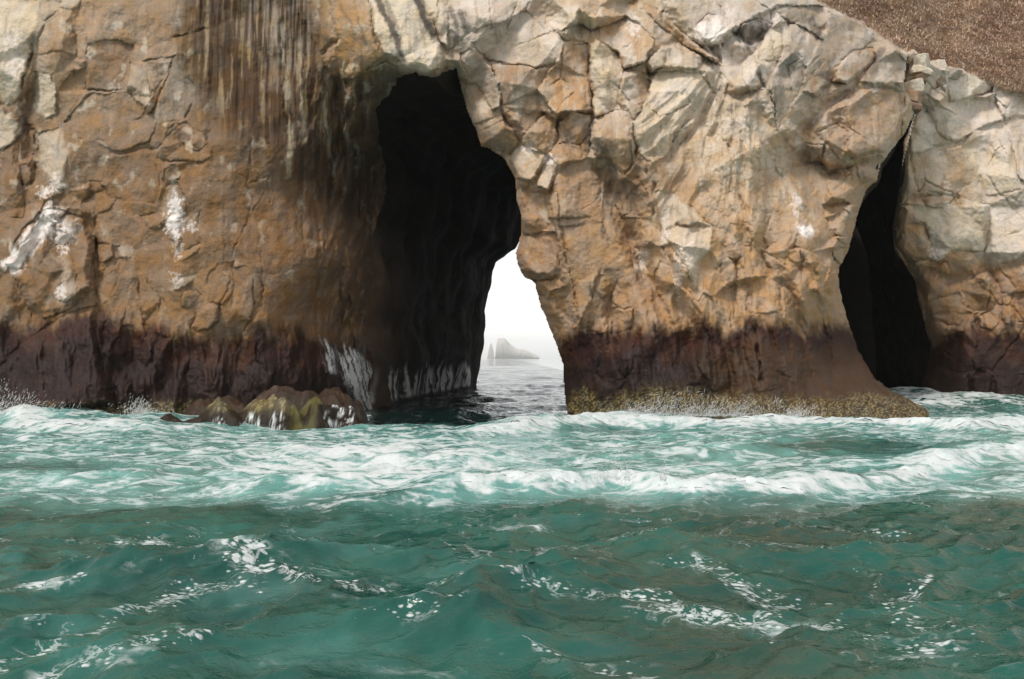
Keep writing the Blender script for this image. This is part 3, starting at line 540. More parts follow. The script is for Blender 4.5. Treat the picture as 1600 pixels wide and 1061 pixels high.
# long folds and hollows: (line, width px, metres proud)
for P, wd, am in (([(925, 60), (922, 200), (940, 262), (962, 330), (1008, 420), (1040, 500), (1050, 560)], 11, -.75), ([(950, 285), (985, 300), (995, 350), (985, 390)], 17, -.9), ([(1012, 115), (1002, 200), (1012, 300), (1050, 390), (1085, 470), (1112, 530), (1120, 610)], 30, 1.0),
                  ([(1140, 150), (1172, 250), (1185, 330), (1180, 385)], 24, .75), ([(1150, 300), (1165, 390), (1160, 450)], 8, -.35), ([(1236, 320), (1268, 395), (1292, 465), (1322, 570)], 15, .7), ([(1200, 395), (1222, 430), (1240, 480), (1262, 560)], 10, -.55), ([(1195, 395), (1180, 450), (1190, 540), (1200, 610)], 22, .55),
                  ([(866, 250), (880, 340), (896, 450), (905, 540)], 22, .55), ([(1245, 240), (1290, 268), (1330, 262)], 22, -.8), ([(1345, 128), (1290, 168), (1250, 212)], 7, -.6), ([(1290, 270), (1340, 258), (1385, 246)], 6, -.45), ([(1262, 40), (1226, 120), (1222, 200)], 10, -.45), ([(1190, 80), (1200, 130), (1225, 200), (1240, 235)], 13, .5),
                  ([(1130, 520), (1140, 580), (1150, 630)], 8, -.4), ([(1080, 540), (1090, 600)], 14, .35), ([(985, 420), (1000, 480), (1010, 560)], 16, .45), ([(950, 420), (955, 520), (940, 600)], 9, -.45), ([(1255, 470), (1290, 560), (1320, 620)], 9, -.4), ([(1220, 470), (1240, 560), (1260, 620)], 12, .35),
                  ([(60, 60), (52, 140), (38, 190), (52, 270), (40, 310)], 9, -.6), ([(145, 340), (150, 420), (152, 500)], 8, -.45), ([(30, 500), (90, 480), (150, 455)], 9, -.4), ([(1500, 200), (1560, 200), (1600, 180)], 8, -.3), ([(1545, 360), (1545, 420), (1570, 500)], 8, -.4), ([(1440, 420), (1480, 440), (1520, 430)], 10, -.35)):
    sl_ = local(P, wd * 2.6); d, t = line_d(WX[sl_], WY[sl_], P); e = d / wd
    R[sl_] += am * np.sin(np.clip(t, 0, 1) * np.pi) ** .5 * (np.clip(1 - .62 * e, 0, 1) if am > 0 else np.exp(-e ** 2))
# cracks and creases that do not close into blocks: (crop, line, width px, depth m)
CR = [('A', [(170,160),(150,260),(110,400),(95,480),(120,600),(172,650),(172,880),(90,930)], 4, .55), ('A', [(430,220),(420,440),(340,560),(350,630)], 2.2, .15), ('A', [(950,490),(900,580),(760,720),(730,730)], 1.8, .2),
      ('A', [(1230,600),(1220,760),(1200,900),(1240,980)], 2.0, .18), ('A', [(1311,900),(1250,1010),(1220,1061)], 1.6, .12), ('A', [(320,650),(420,680),(520,690)], 1.6, .14), ('A', [(870,690),(940,740),(980,735)], 2, .2), ('A', [(840,190),(1040,130)], 2.2, .25),
      ('A', [(760,800),(780,870),(790,1000)], 1.6, .12), ('A', [(520,760),(500,900),(540,960),(600,980)], 1.5, .12),
      ('B', [(425,0),(430,180),(415,260),(430,380),(440,520),(450,600)], 3, .35), ('B', [(560,200),(520,260),(500,300)], 2, .15), ('B', [(1050,240),(1030,350),(980,450),(1000,520)], 1.8, .2), ('B', [(1170,300),(1180,420),(1130,500),(1100,560),(1040,700)], 1.8, .2),
      ('B', [(620,340),(640,480),(660,520)], 1.8, .16), ('B', [(730,420),(780,560),(760,760)], 2, .2), ('B', [(680,600),(690,700),(650,730)], 2.4, .25), ('B', [(840,560),(850,700),(830,800)], 2, .2), ('B', [(1000,600),(960,800),(960,880)], 2, .2), ('B', [(1150,540),(1150,700),(1200,760)], 2, .2),
      ('B', [(905,0),(880,120),(905,180)], 1.6, .14), ('B', [(1000,0),(1010,120),(1000,240)], 1.6, .12), ('B', [(1130,0),(1080,140),(1040,220)], 1.8, .15),
      ('C', [(180,100),(185,300),(200,500),(210,680)], 2.2, .3), ('C', [(20,900),(120,850),(130,1000)], 1.5, .12), ('C', [(430,430),(440,700),(420,1000)], 3, .4), ('C', [(640,640),(670,800),(680,1061)], 3, .5), ('C', [(300,60),(310,300),(330,600)], 2, .2),
      ('D', [(330,0),(345,200),(330,400),(330,560)], 2.4, .3), ('D', [(430,0),(390,180),(400,400),(380,560)], 2.5, .35), ('D', [(550,0),(520,250),(530,500)], 3, .5), ('D', [(80,180),(90,420),(20,520)], 1.6, .16), ('D', [(200,470),(270,410),(350,400)], 1.5, .14), ('D', [(110,280),(230,260),(320,190)], 1.3, .08),
      ('E', [(685,240),(700,540),(705,640)], 2.4, .45), ('E', [(520,560),(560,500),(610,450)], 2.4, .3), ('E', [(0,250),(110,150)], 2.5, .3), ('E', [(280,630),(360,690)], 2.4, .35), ('E', [(620,1030),(720,960),(750,930)], 1.5, .12), ('E', [(475,930),(490,1061)], 2, .25), ('E', [(1100,200),(1180,320)], 1.5, .15),
      ('E', [(900,610),(920,740),(1000,900),(1000,1061)], 2.6, .4), ('E', [(1020,230),(1060,250),(1060,330)], 1.8, .25), ('E', [(730,330),(850,380)], 1.4, .1), ('E', [(690,440),(860,470)], 1.4, .1), ('E', [(1300,0),(1340,60),(1400,180),(1435,220)], 3, .4),
      ('F', [(400,330),(340,400),(350,480),(330,600)], 2, .25), ('F', [(260,100),(340,60),(380,20)], 1.8, .15), ('F', [(520,230),(530,330),(560,390),(620,420),(680,520),(700,600)], 2.4, .3), ('F', [(740,390),(790,480),(830,560)], 2.2, .3), ('F', [(860,460),(900,540),(920,620)], 2, .25),
      ('F', [(970,400),(950,500),(960,620)], 2, .25), ('F', [(1030,400),(1035,560),(1020,600)], 2, .25), ('F', [(1170,390),(1175,500),(1190,600)], 2, .22), ('F', [(1215,430),(1260,520),(1284,600)], 2.4, .3), ('F', [(540,600),(530,760),(480,850),(400,950)], 2.6, .35), ('F', [(1060,590),(1070,720),(1095,840)], 3, .35),
      ('F', [(890,340),(915,315)], 4, .5), ('F', [(545,400),(590,415)], 3, .3), ('F', [(440,640),(450,740),(470,800)], 2.5, .3), ('F', [(340,640),(350,760),(400,830)], 2, .2),
      ('G', [(300,230),(385,330),(440,270)], 1.5, .15), ('G', [(860,420),(850,520),(865,570)], 2.5, .5), ('G', [(865,600),(880,740),(905,880),(920,930)], 2, .25), ('G', [(1180,640),(1250,620),(1340,590),(1410,560)], 2, .25), ('G', [(1185,640),(1130,700),(1000,710)], 2, .22), ('G', [(1290,460),(1330,590)], 1.6, .15),
      ('G', [(1280,630),(1350,760),(1410,870),(1415,1000)], 1.8, .18), ('G', [(1350,940),(1400,980)], 1.6, .15), ('G', [(1250,950),(1360,940)], 1.6, .18), ('G', [(440,840),(480,850),(620,800),(740,760)], 2.6, .4), ('G', [(560,700),(600,770)], 2, .25), ('G', [(930,470),(960,460),(1010,500)], 2.5, .35), ('G', [(0,20),(80,220),(170,420),(240,640)], 2, .25),
      ('H', [(1180,140),(1175,220),(1200,310),(1250,420),(1255,560)], 2.2, .28), ('H', [(1250,410),(1356,405)], 1.8, .2), ('H', [(1140,570),(1135,510),(1180,480),(1200,430)], 2.2, .25), ('H', [(1140,560),(1140,680)], 2.4, .3), ('H', [(800,120),(800,190),(750,190)], 1.6, .15), ('H', [(800,265),(960,260)], 2, .2),
      ('H', [(120,560),(130,700),(150,840)], 3, .35), ('H', [(360,560),(420,720)], 2.5, .3), ('H', [(420,520),(470,700)], 2, .2), ('H', [(190,750),(260,790)], 2, .2),
      ('J', [(640,500),(680,660),(730,900)], 2.2, .3), ('J', [(700,530),(780,720),(900,950)], 1.6, .2), ('J', [(560,560),(600,870)], 2.4, .35), ('J', [(430,540),(520,860)], 1.8, .25), ('J', [(400,560),(410,720)], 1.5, .15), ('J', [(0,650),(130,440),(180,400)], 2, .25), ('J', [(1330,870),(1485,830)], 2.5, .4),
      ('K', [(560,60),(610,250),(650,450),(660,580)], 2.2, .35), ('K', [(770,80),(830,240),(760,420),(770,520)], 2.6, .4), ('K', [(770,520),(870,460),(960,500)], 1.6, .18), ('K', [(730,540),(840,760),(960,850),(1060,1000)], 2.4, .35), ('K', [(630,820),(620,1061)], 2.6, .35), ('K', [(880,820),(900,1061)], 1.6, .18), ('K', [(350,690),(400,660)], 4, .5),
      ('K', [(530,650),(530,770),(490,850)], 1.8, .22), ('K', [(1180,540),(1260,620),(1310,760),(1380,900)], 1.8, .22), ('K', [(60,520),(140,760),(200,1000)], 2, .2)]
for k, (c, pts, wd, dp) in enumerate(CR):
    P = np.asarray(cp(c, pts)); sl_ = local(P, 18); d, t = line_d(WX[sl_], WY[sl_], P)
    fade = ss(0, .12, t + .05) * ss(0, .12, 1.05 - t)
    R[sl_] -= .8 * dp * fade * np.exp(-(d / (wd * (.75 + .35 * noise(X[sl_] / 20, Y[sl_] / 20, 540 + k)))) ** 2) * np.clip(.55 + .9 * noise(X[sl_] / 17, Y[sl_] / 17, 500 + k), 0, 1.2)

# the rock turns back round the mouths
dm = np.full(X.shape, -99, np.float32); q = local(MOUTH, 30); dm[q] = poly_sd(X[q] + (2.2 + 5 * (X[q] < 660)) * fbm(X[q] / 14, Y[q] / 22, 4, 81), Y[q] + 2.2 * fbm(X[q] / 12 + 7, Y[q] / 12, 3, 82), MOUTH)
ds = np.full(X.shape, -99, np.float32); q = local(SLOT, 30); ds[q] = poly_sd(X[q] + 2.0 * fbm(X[q] / 12, Y[q] / 12, 3, 83), Y[q] + 2.0 * fbm(X[q] / 12 + 7, Y[q] / 12, 3, 84), SLOT)
R -= 0.9 * (1 - np.sqrt(np.clip(-dm / 16, 0, 1))) * (dm > -16)
R -= 1.1 * (1 - np.sqrt(np.clip(-ds / 16, 0, 1))) * (ds > -16)
hole = (dm > 0) | (ds > 0)

# hillside above the rim leans back
rimy = np.interp(X, [p[0] for p in RIM], [p[1] for p in RIM], left=-1e3) + 5 * fbm(X / 22, Y / 22, 3, 91)
up = rimy - Y                                # px above the rim
hillm = up > 0
slope = 0.85
DH = D - R
# follow the slope: depth gained per ray, solved along each column from the depth at the rim
rimD = np.where(side2 < 0, 57.5, 63.5)
rimD = np.interp(X, [1180, 1300, 1400, 1470, 1600, 2100], [57, 58, 60.5, 64.5, 65, 64])
tr = (HZ - rimy) / FPX; ty = (HZ - Y) / FPX
hd = rimD * (1 - slope * tr) / np.maximum(1 - slope * ty, .35)       # z-3 = zr-3 + (Y-Yr)/slope
hd = hd + (.35 * fbm(mx / 2.2, mz / 1.6, 4, 92) + .12 * fbm(mx / .5, mz / .4, 3, 93))
DEPTH = np.where(hillm, hd, DH)
bl = ss(0, 16, -up) * (Y < 300) * (X > 1180)
DEPTH = np.where((~hillm) & (X > 1180), DH * ss(0, 10, -up) + np.minimum(rimD + .2 * fbm(mx, mz, 3, 94), DH + 9) * (1 - ss(0, 10, -up)), DEPTH)

def world(px, py, d): return np.stack([(px - CX) / FPX * d, d, CAMH - (py - HZ) / FPX * d], -1)
V = world(X, Y, DEPTH).reshape(-1, 3)

# ------------------------------------------------------------------ colours of the stone
CP = [(30,60,(196,178,152)),(100,60,(180,146,112)),(200,100,(170,140,110)),(330,100,(126,102,72)),(420,50,(146,126,104)),(420,200,(114,84,54)),(300,300,(164,124,84)),(200,300,(164,124,86)),(100,200,(170,136,100)),(20,200,(160,128,98)),
      (400,350,(154,112,72)),(450,450,(160,117,76)),(300,470,(172,132,90)),(520,200,(122,96,70)),(520,400,(156,116,80)),(560,400,(146,112,80)),(590,300,(132,104,78)),(540,60,(184,148,102)),(60,470,(156,120,84)),(200,420,(168,128,88)),
      (650,40,(218,200,172)),(780,30,(200,184,170)),(780,120,(180,150,124)),(860,60,(208,184,155)),(900,130,(188,148,108)),(950,200,(184,154,124)),(960,60,(204,170,135)),(1050,120,(212,193,168)),(1100,200,(208,184,154)),(1150,60,(208,193,174)),
      (1200,60,(203,193,178)),(1250,90,(180,165,145)),(1300,100,(175,152,130)),(1350,180,(190,156,126)),(870,280,(175,135,96)),(850,400,(174,134,97)),(950,420,(174,134,92)),(1050,380,(194,155,115)),(1130,330,(198,158,116)),(1200,420,(189,148,104)),
      (1150,230,(206,176,142)),(1200,250,(200,168,134)),(1250,350,(189,153,115)),(1250,470,(184,142,99)),(1340,300,(184,150,115)),(1000,280,(160,130,102)),(1100,470,(188,147,104)),(1000,470,(178,136,94)),(1280,220,(178,150,122)),
      (1470,150,(217,198,173)),(1550,170,(216,201,182)),(1500,280,(208,184,155)),(1580,350,(212,200,182)),(1500,340,(204,175,140)),(1420,350,(185,146,106)),(1480,430,(174,133,92)),(1560,440,(170,128,88)),(1590,480,(170,128,88)),(1420,240,(196,170,140)),
      (-300,200,(170,135,100)),(-300,450,(165,124,86)),(700,-200,(190,165,138)),(200,-200,(175,145,115)),(1200,-200,(190,170,150)),(1900,300,(200,175,145))]
acc = np.zeros(X.shape + (3,), np.float32); wsum = np.zeros(X.shape, np.float32)
qx = X + 26 * fbm(X / 60, Y / 60, 3, 101); qy = Y + 26 * fbm(X / 60, Y / 60, 3, 102)
for x, y, c in CP:
    w = ((qx - x) ** 2 + (qy - y) ** 2 + 500) ** -1.5 * 1e4
    acc += w[..., None] * s2l(c).astype(np.float32); wsum += w
C = (acc / wsum[..., None]).astype(np.float32)
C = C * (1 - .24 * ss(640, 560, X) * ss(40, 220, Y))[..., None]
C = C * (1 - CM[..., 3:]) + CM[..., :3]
def blend(m, c, q=Ellipsis):
    C[q] += (s2l(c).astype(np.float32) - C[q]) * m[..., None].astype(np.float32)
upper = ss(560, 120, Y)
# rain stains, vertical
vs = fbm(WX / 10, Y / 95, 4, 111); vs2 = fbm(WX / 5, Y / 70, 3, 112)
blend(.45 * ss(.12, .5, vs) * (.3 + .7 * upper) * (.3 + .7 * ss(560, 760, X)), (206, 192, 170)); blend(.40 * ss(.15, .5, -vs) * (.35 + .65 * upper), (112, 88, 66))
# ochre crusts and pale salt
n_ = fbm(WX / 34, WY / 34, 5, 113); blend(.3 * ss(.12, .42, n_) * ss(560, 480, Y), (184, 138, 94)); n_ = fbm(WX / 22, WY / 30, 5, 114); blend(.5 * ss(.2, .45, n_) * (.2 + .8 * upper), (222, 208, 184))
blend(r_honey * hon * .45 * ss(-.3, .3, fbm(X / 30, Y / 30, 3, 123)) * ss(400, 250, Y), (226, 212, 190)); blend(r_honey * (1 - hon) * .28, (150, 102, 66))
pale = ss(.0, .4, fbm(WX / 50, WY / 42, 4, 124)) * ss(330, 120, Y + .12 * (1300 - X) * (X > 700)) * ss(640, 760, X); blend(.55 * pale, (230, 218, 200))
pale = ss(-.1, .3, fbm(WX / 40, WY / 50, 4, 125)) * ss(440, 330, Y) * ss(1430, 1470, X); blend(.6 * pale, (232, 222, 205))
# the drip curtain: dark brown film with islands of cream
dn = fbm(SX / 8, Y / 110, 4, 115) + .12 * fbm(X / 5, Y / 9, 3, 117)
dark = r_drip * ss(-.35, .15, fbm(X / 40, Y / 70, 3, 116) + .25 * (1 - ss(150, 260, Y)))
blend(.85 * dark, (84, 60, 38)); blend(.6 * r_drip * ss(.05, .3, -dn), (58, 42, 28)); blend(.85 * dark * ss(.10, .34, dn) * ss(270, 120, Y + 50 * fbm(SX / 9, Y / 90, 2, 118)), (160, 136, 100))
gcol = region([(385, -60), (470, -60), (490, 60), (470, 120), (420, 90), (385, 70)], 10)
blend(gcol * ss(-.1, .2, fbm(SX / 6, Y / 120, 3, 119)) * .55, (170, 154, 134)); blend(gcol * ss(.05, .25, -fbm(SX / 6, Y / 120, 3, 119)) * .8, (70, 54, 42))
for P, wd in (([(440, 30), (443, 90), (450, 150), (455, 230)], 6), ([(468, 60), (470, 140), (476, 220)], 4), ([(505, 140), (512, 220), (520, 270)], 5), ([(535, 180), (548, 240)], 4)):
    q = local(P, 25); d, t = line_d(X[q] + 1.5 * noise(X[q] / 9, Y[q] / 40, 126), Y[q], P); blend(.75 * np.exp(-(d / wd) ** 2) * ss(-.3, .2, fbm(WX[q] / 5, Y[q] / 40, 2, 120)), (176, 160, 132), q)
# ink-dark stains on the cream hanging slab
for P, wd, st in ((cp('C', [(640,-20),(690,60),(730,140),(775,290)]), 9, .85), (cp('C', [(835,-20),(890,100),(925,170)]), 9, .9), (cp('C', [(700,0),(760,140)]), 5, .45), (cp('C', [(1015,40),(1045,150),(1030,200)]), 6, .6), (cp('C', [(1060,60),(1085,150)]), 6, .5),
                  (cp('C', [(480,20),(520,110)]), 5, .4), (cp('C', [(560,90),(590,200)]), 5, .4), (cp('G', [(400,100),(440,180)]), 10, .6), (cp('G', [(740,250),(700,350)]), 10, .55), (cp('F', [(400,-40),(395,200)]), 4, .5), (cp('F', [(470,0),(440,60)]), 6, .5), (cp('E', [(760,720),(800,830)]), 9, .6), (cp('E', [(730,690),(740,760)]), 8, .5)):
    q = local(P, 25); d, t = line_d(WX[q], WY[q], P); blend(st * ss(1.0, .25, d / wd + .5 * fbm(WX[q] / 7, Y[q] / 25, 3, 121)), (72, 66, 60), q)
# guano splashes
for x, y, a, b, st in ((75, 345, 14, 26, .9), (98, 370, 14, 24, .8), (275, 325, 12, 18, .95), (272, 350, 16, 20, .9), (278, 392, 8, 14, .5), (95, 455, 9, 12, .7), (70, 300, 14, 9, .8), (90, 285, 12, 16, .5), (1260, 360, 12, 7, .95), (858, 250, 9, 10, .9), (826, 232, 9, 8, .8), (1245, 320, 9, 20, .6), (1060, 420, 6, 40, .55), (1040, 360, 8, 30, .4), (1075, 400, 14, 26, .4),
                       (1110, 50, 26, 18, .6), (990, 40, 12, 18, .6), (1465, 395, 14, 10, .7), (1480, 300, 6, 22, .5), (1485, 130, 24, 14, .5), (275, 435, 10, 10, .5), (300, 355, 8, 10, .6), (1205, 30, 22, 12, .5), (20, 90, 18, 40, .5), (1005, 395, 6, 14, .7), (1000, 420, 9, 10, .5)):
    q = local([(x - 2 * a, y - 2 * b), (x + 2 * a, y + 2 * b)], 8); e = ((WX[q] - x) / a) ** 2 + ((WY[q] - y) / b) ** 2; blend(.8 * st * ss(.95, .1, .75 * e + 2.4 * fbm(WX[q] / 6, Y[q] / 7, 5, 131, .65)), (255, 250, 240), q)
# wet band below the tide mark, barnacles along the water
TIDE = np.array([(-400, 510), (0, 508), (35, 515), (100, 505), (153, 487), (195, 508), (279, 515), (349, 526), (420, 519), (485, 525), (530, 536), (600, 545), (850, 535), (872, 526), (918, 515), (993, 515), (1051, 518), (1087, 506), (1130, 522), (1180, 499), (1260, 511), (1310, 503), (1380, 520), (1455, 530), (1527, 513), (1600, 513), (2000, 513)])
td = Y - np.interp(X, TIDE[:, 0], TIDE[:, 1]) + 26 * fbm(WX / 26, Y / 60, 4, 141) + 14 * fbm(sl / 6, Y / 60, 3, 142) + 10 * R - 10 * fbm(X / 60, Y / 60, 2, 146)
wet = .55 * ss(-16, 8, td + 8 * fbm(X / 7, Y / 25, 3, 147)) + .45 * ss(-2, 16, td)
red = fbm(X / 45, Y / 45, 4, 143)
band = s2l((78, 47, 28)) * (1 - ss(-.2, .3, red)[..., None]) + s2l((98, 60, 36)) * ss(-.2, .3, red)[..., None]
lower = ss(22, 60, td + 12 * fbm(X / 30, Y / 30, 3, 144))
low_c = np.where((X > 1090)[..., None], s2l((98, 80, 70)), s2l((62, 46, 40)))
kx = ss(1070, 1150, X + 30 * fbm(X / 40, Y / 40, 3, 145)) * ss(1470, 1440, X)
low_c = s2l((60, 44, 31)) * (1 - kx[..., None]) + s2l((104, 76, 54)) * kx[..., None]
band = band * (1 - lower[..., None] * .85) + low_c * lower[..., None] * .85
C = C * (1 - wet[..., None]) + .62 * band * wet[..., None]
BARN = np.array([(-400, 640), (0, 635), (60, 628), (200, 625), (300, 622), (420, 640), (600, 660), (880, 622), (910, 596), (940, 622), (975, 610), (1030, 598), (1100, 606), (1200, 612), (1300, 616), (1350, 608), (1400, 612), (1460, 622), (1480, 660), (2000, 660)])
bn = Y - np.interp(X, BARN[:, 0], BARN[:, 1]) - 9 + 12 * fbm(X / 14, Y / 12, 3, 151)
sp1, sp2, sp3 = voro(X / 3.6, Y / 2.6, 152)
barn = ss(-14, 10, bn); spk = (sp3 < .25 + .55 * barn) * ss(.55, .2, sp1)
blend(barn * .6, (82, 70, 44)); blend(barn * spk * .8, (164, 146, 98)); blend(barn * ss(.1, .4, -fbm(X / 9, Y / 9, 3, 153)) * .6, (52, 40, 28))
R_b = barn * spk * .05
# white run-off over the wet rock at the cave's edge
ro = np.maximum(region([(497, 524), (522, 548), (526, 585), (510, 580)], 4), region([(526, 536), (560, 548), (590, 585), (596, 660), (576, 655), (552, 620), (532, 580)], 4))
# hill soil
hs = fbm((X + .8 * Y) / 60, Y / 26, 5, 171, .6); hc = s2l((178, 150, 128)) * (1 - ss(-.3, .4, hs)[..., None]) + s2l((196, 164, 136)) * ss(-.3, .4, hs)[..., None]
hw = ss(-7, 2, up + 4 * fbm(X / 8, Y / 8, 2, 172)) * (X > 1180)
C = C * (1 - hw[..., None]) + hc * hw[..., None]
lum = C @ np.array([.3, .55, .15], np.float32); C = lum[..., None] + (C - lum[..., None]) * 1.0; sat = ((C.max(-1) - C.min(-1)) / (C.max(-1) + 1e-4))[..., None]; C = C * (.80 * (1 - ss(.3, .6, sat) * np.array([.0, .02, .08], np.float32)) * (1 + ss(.5, .25, sat) * np.array([.05, -.012, -.005], np.float32))); C = np.clip(C, .01, .82)
blend(.95 * ro * ss(-.16, .10, fbm((WX - .30 * Y) / 4.2, Y / 70, 3, 161)), (232, 230, 226))
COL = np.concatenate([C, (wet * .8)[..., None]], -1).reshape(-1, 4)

# ------------------------------------------------------------------ cut the sheet into cliffs and their blocks
F = grid_faces(NR, NC)
fp = np.maximum.reduce([PART.ravel()[F[:, 0]], PART.ravel()[F[:, 2]]])
fh = hole.ravel()[F].all(1) if False else hole.ravel()[F].sum(1) >= 2
fhill = hillm.ravel()[F].sum(1) >= 2
s1 = side1.ravel()[F[:, 0]]; s2 = side2.ravel()[F[:, 0]]
cl = np.where(s2 > 0, 2, np.where(s1 > 0, 1, 0))
for k, (ox, oy) in enumerate(owner):                        # a block belongs to one cliff as a whole
    side = 2 if ox > np.interp(oy, L[:, 1], L[:, 0]) else (1 if ox > np.interp(oy, [-420, 0, 26, 64, 93, 104, 112, 800], [680, 684, 683, 688, 697, 706, 712, 712]) else 0)
    cl[(fp == k)] = side
def cut(name, sel, parent, mat=ROCK):
    f = F[sel]; u, inv = np.unique(f, return_inverse=True)
    return mesh_np(name, V[u], inv.reshape(-1, 4), mat, parent, COL[u])
LABELS = ['tall brown sea cliff with dark drip stains and a white-splashed outcrop above the tide mark',
          'pale tan rock pier carrying the arch between the big cave and the narrow dark slot',
          'cream and tan cliff wall set back beyond the narrow dark slot']
cliffs = []
for i in range(3):
    e = empty('sea_cliff', [(-12, 50, 0), (8, 49, 0), (26, 64, 0)][i]); tag(e, LABELS[i], 'cliff', 'sections of the sea cliff'); cliffs.append(e)
bpy.context.view_layer.update()
def under(o, e): o.parent = e; o.matrix_parent_inverse = e.matrix_world.inverted(); return o
PLAB = {(600, -60): 'cream overhanging slab with black vertical stains over the cave mouth', (410, -60): 'golden overhanging lump beside the cream slab', (10, 270): 'bulging outcrop splashed white with droppings',
        (30, 160): 'black hollow under a pale ledge', (290, 760): 'pale-topped nose of rock jutting at the cave edge'}
for i in range(3):
    under(cut('rock_face', (cl == i) & (fp < 0) & ~fh & ~fhill, None), cliffs[i])
for k, nm in enumerate(names):
    sel = (fp == k) & ~fh & ~fhill
    if sel.sum() < 12: continue
    i = int(np.bincount(cl[sel]).argmax()); o = under(cut(nm, sel, None), cliffs[i])
    if BL[k][1][0] in PLAB: o['label'] = PLAB[BL[k][1][0]]
hill = tag(cut('hill', fhill & ~fh, None), 'dry brown hillside above the cliff rim', kind='structure')

# ------------------------------------------------------------------ the two caves
def samp(A, px, py):
    ic = np.clip(np.searchsorted(GX, px), 1, NC - 1); ir = np.clip(np.searchsorted(-GY, -py), 1, NR - 1); return A[ir, ic]
def resample(P, n):
    P = np.asarray(P, float); s = np.r_[0, np.cumsum(np.hypot(*np.diff(P, axis=0).T))]; t = np.linspace(0, s[-1], n)
    return np.stack([np.interp(t, s, P[:, k]) for k in range(P.shape[1])], 1)
def cave(front, back, backd, n, m, seed, amp, ease, colf, names_, cliff, cuts):
    A = resample(front, n); c = A.mean(0)
    off = A + (A - c) / np.linalg.norm(A - c, axis=1)[:, None] * 13
    d0 = samp(DH, off[:, 0], off[:, 1]) + .35
    d0 = np.convolve(np.pad(d0, 6, 'edge'), np.ones(13) / 13, 'valid')
    f0 = world(off[:, 0], off[:, 1], d0); B = resample(back, n); b0 = world(B[:, 0], B[:, 1], np.broadcast_to(backd, (n,)))
    t = np.linspace(0, 1, m)[:, None]; tt = ease(t)
    Q = f0[None] * (1 - tt[..., None]) + b0[None] * tt[..., None]
    Q[..., 1] = (f0[None, :, 1] * (1 - t) + b0[None, :, 1] * t)
    s = np.linspace(0, 1, n)[None]; u = np.broadcast_to(s * 60, (m, n)); w = np.broadcast_to(t * 40, (m, n))
    rad = Q - Q.mean(1, keepdims=True); rad[..., 1] = 0; rad /= np.linalg.norm(rad, axis=-1, keepdims=True) + 1e-6
    rel = amp * (fbm(u / 7, w / 7, 4, seed) + 1.9 * planes((u + .4 * w) / 3.4, w / 2.6, seed + 3) + .9 * planes((u - .5 * w) / 1.3, w / 1.1, seed + 4) + .3 * fbm(u / 1.2, w / 2.5, 4, seed + 5)) * ss(0, .06, t)
    keep = 1 - ss(.86, 1, t) * .6
    Q = Q + rad * (rel * keep)[..., None]
    C = colf(Q, u, w); Fq = grid_faces(m, n)[:, ::-1]
    jc = (np.arange(len(Fq)) % (n - 1)) / (n - 1)
    for nm, a, b in cuts:
        sel = (jc >= a) & (jc < b); f = Fq[sel]; uq, inv = np.unique(f, return_inverse=True)
        under(mesh_np(nm, Q.reshape(-1, 3)[uq], inv.reshape(-1, 4), CAVE, None, C.reshape(-1, 4)[uq]), cliff)
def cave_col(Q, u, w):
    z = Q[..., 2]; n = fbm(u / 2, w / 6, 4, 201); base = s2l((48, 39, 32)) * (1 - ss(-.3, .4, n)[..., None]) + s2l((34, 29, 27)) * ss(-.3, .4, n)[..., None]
    near = (ss(75, 58, Q[..., 1] + 5 * fbm(u / 3, w / 3, 3, 202)) * ss(14, 9, z))[..., None]; base = base * (1 - near) + s2l((124, 96, 70)) * (1 + .35 * fbm(u / 1.5, w / 8, 3, 206))[..., None] * near  # brown at the mouth, near-black deeper: cave shade put into rock colour
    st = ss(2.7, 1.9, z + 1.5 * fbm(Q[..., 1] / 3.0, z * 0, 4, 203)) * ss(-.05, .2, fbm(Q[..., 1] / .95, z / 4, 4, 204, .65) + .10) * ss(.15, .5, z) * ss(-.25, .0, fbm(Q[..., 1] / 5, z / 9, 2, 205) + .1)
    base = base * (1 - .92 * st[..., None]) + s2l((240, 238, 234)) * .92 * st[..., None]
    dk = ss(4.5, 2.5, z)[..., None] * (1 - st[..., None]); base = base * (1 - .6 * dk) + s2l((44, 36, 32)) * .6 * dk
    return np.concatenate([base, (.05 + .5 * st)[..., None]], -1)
back1 = [(745, 640), (744, 602), (750, 560), (760, 495), (770, 425), (776, 411), (790, 402), (806, 390), (830, 330), (900, 300), (1000, 330), (1080, 420), (1110, 540), (1120, 660)]
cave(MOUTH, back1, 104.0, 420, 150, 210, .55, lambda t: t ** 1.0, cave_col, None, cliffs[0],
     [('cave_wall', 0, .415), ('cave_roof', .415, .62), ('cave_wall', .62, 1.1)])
slot_front = [(1459, 735)] + [SLOT[i] for i in range(17, -1, -1)] + [SLOT[i] for i in range(len(SLOT) - 1, 18, -1)] + [(1482, 735)]
slot_back = [(1235, 640), (1236, 560), (1240, 470), (1250, 400), (1270, 370), (1290, 350), (1320, 340), (1340, 360), (1355, 400), (1362, 470), (1368, 560), (1372, 640)]
def slot_col(Q, u, w):
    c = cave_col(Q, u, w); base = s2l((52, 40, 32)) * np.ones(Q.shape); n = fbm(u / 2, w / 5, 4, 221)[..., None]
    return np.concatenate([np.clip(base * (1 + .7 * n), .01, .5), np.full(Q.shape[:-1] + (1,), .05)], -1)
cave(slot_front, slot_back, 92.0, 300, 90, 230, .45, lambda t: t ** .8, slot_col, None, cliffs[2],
     [('cave_wall', 0, .47), ('cave_wall', .47, 1.1)])
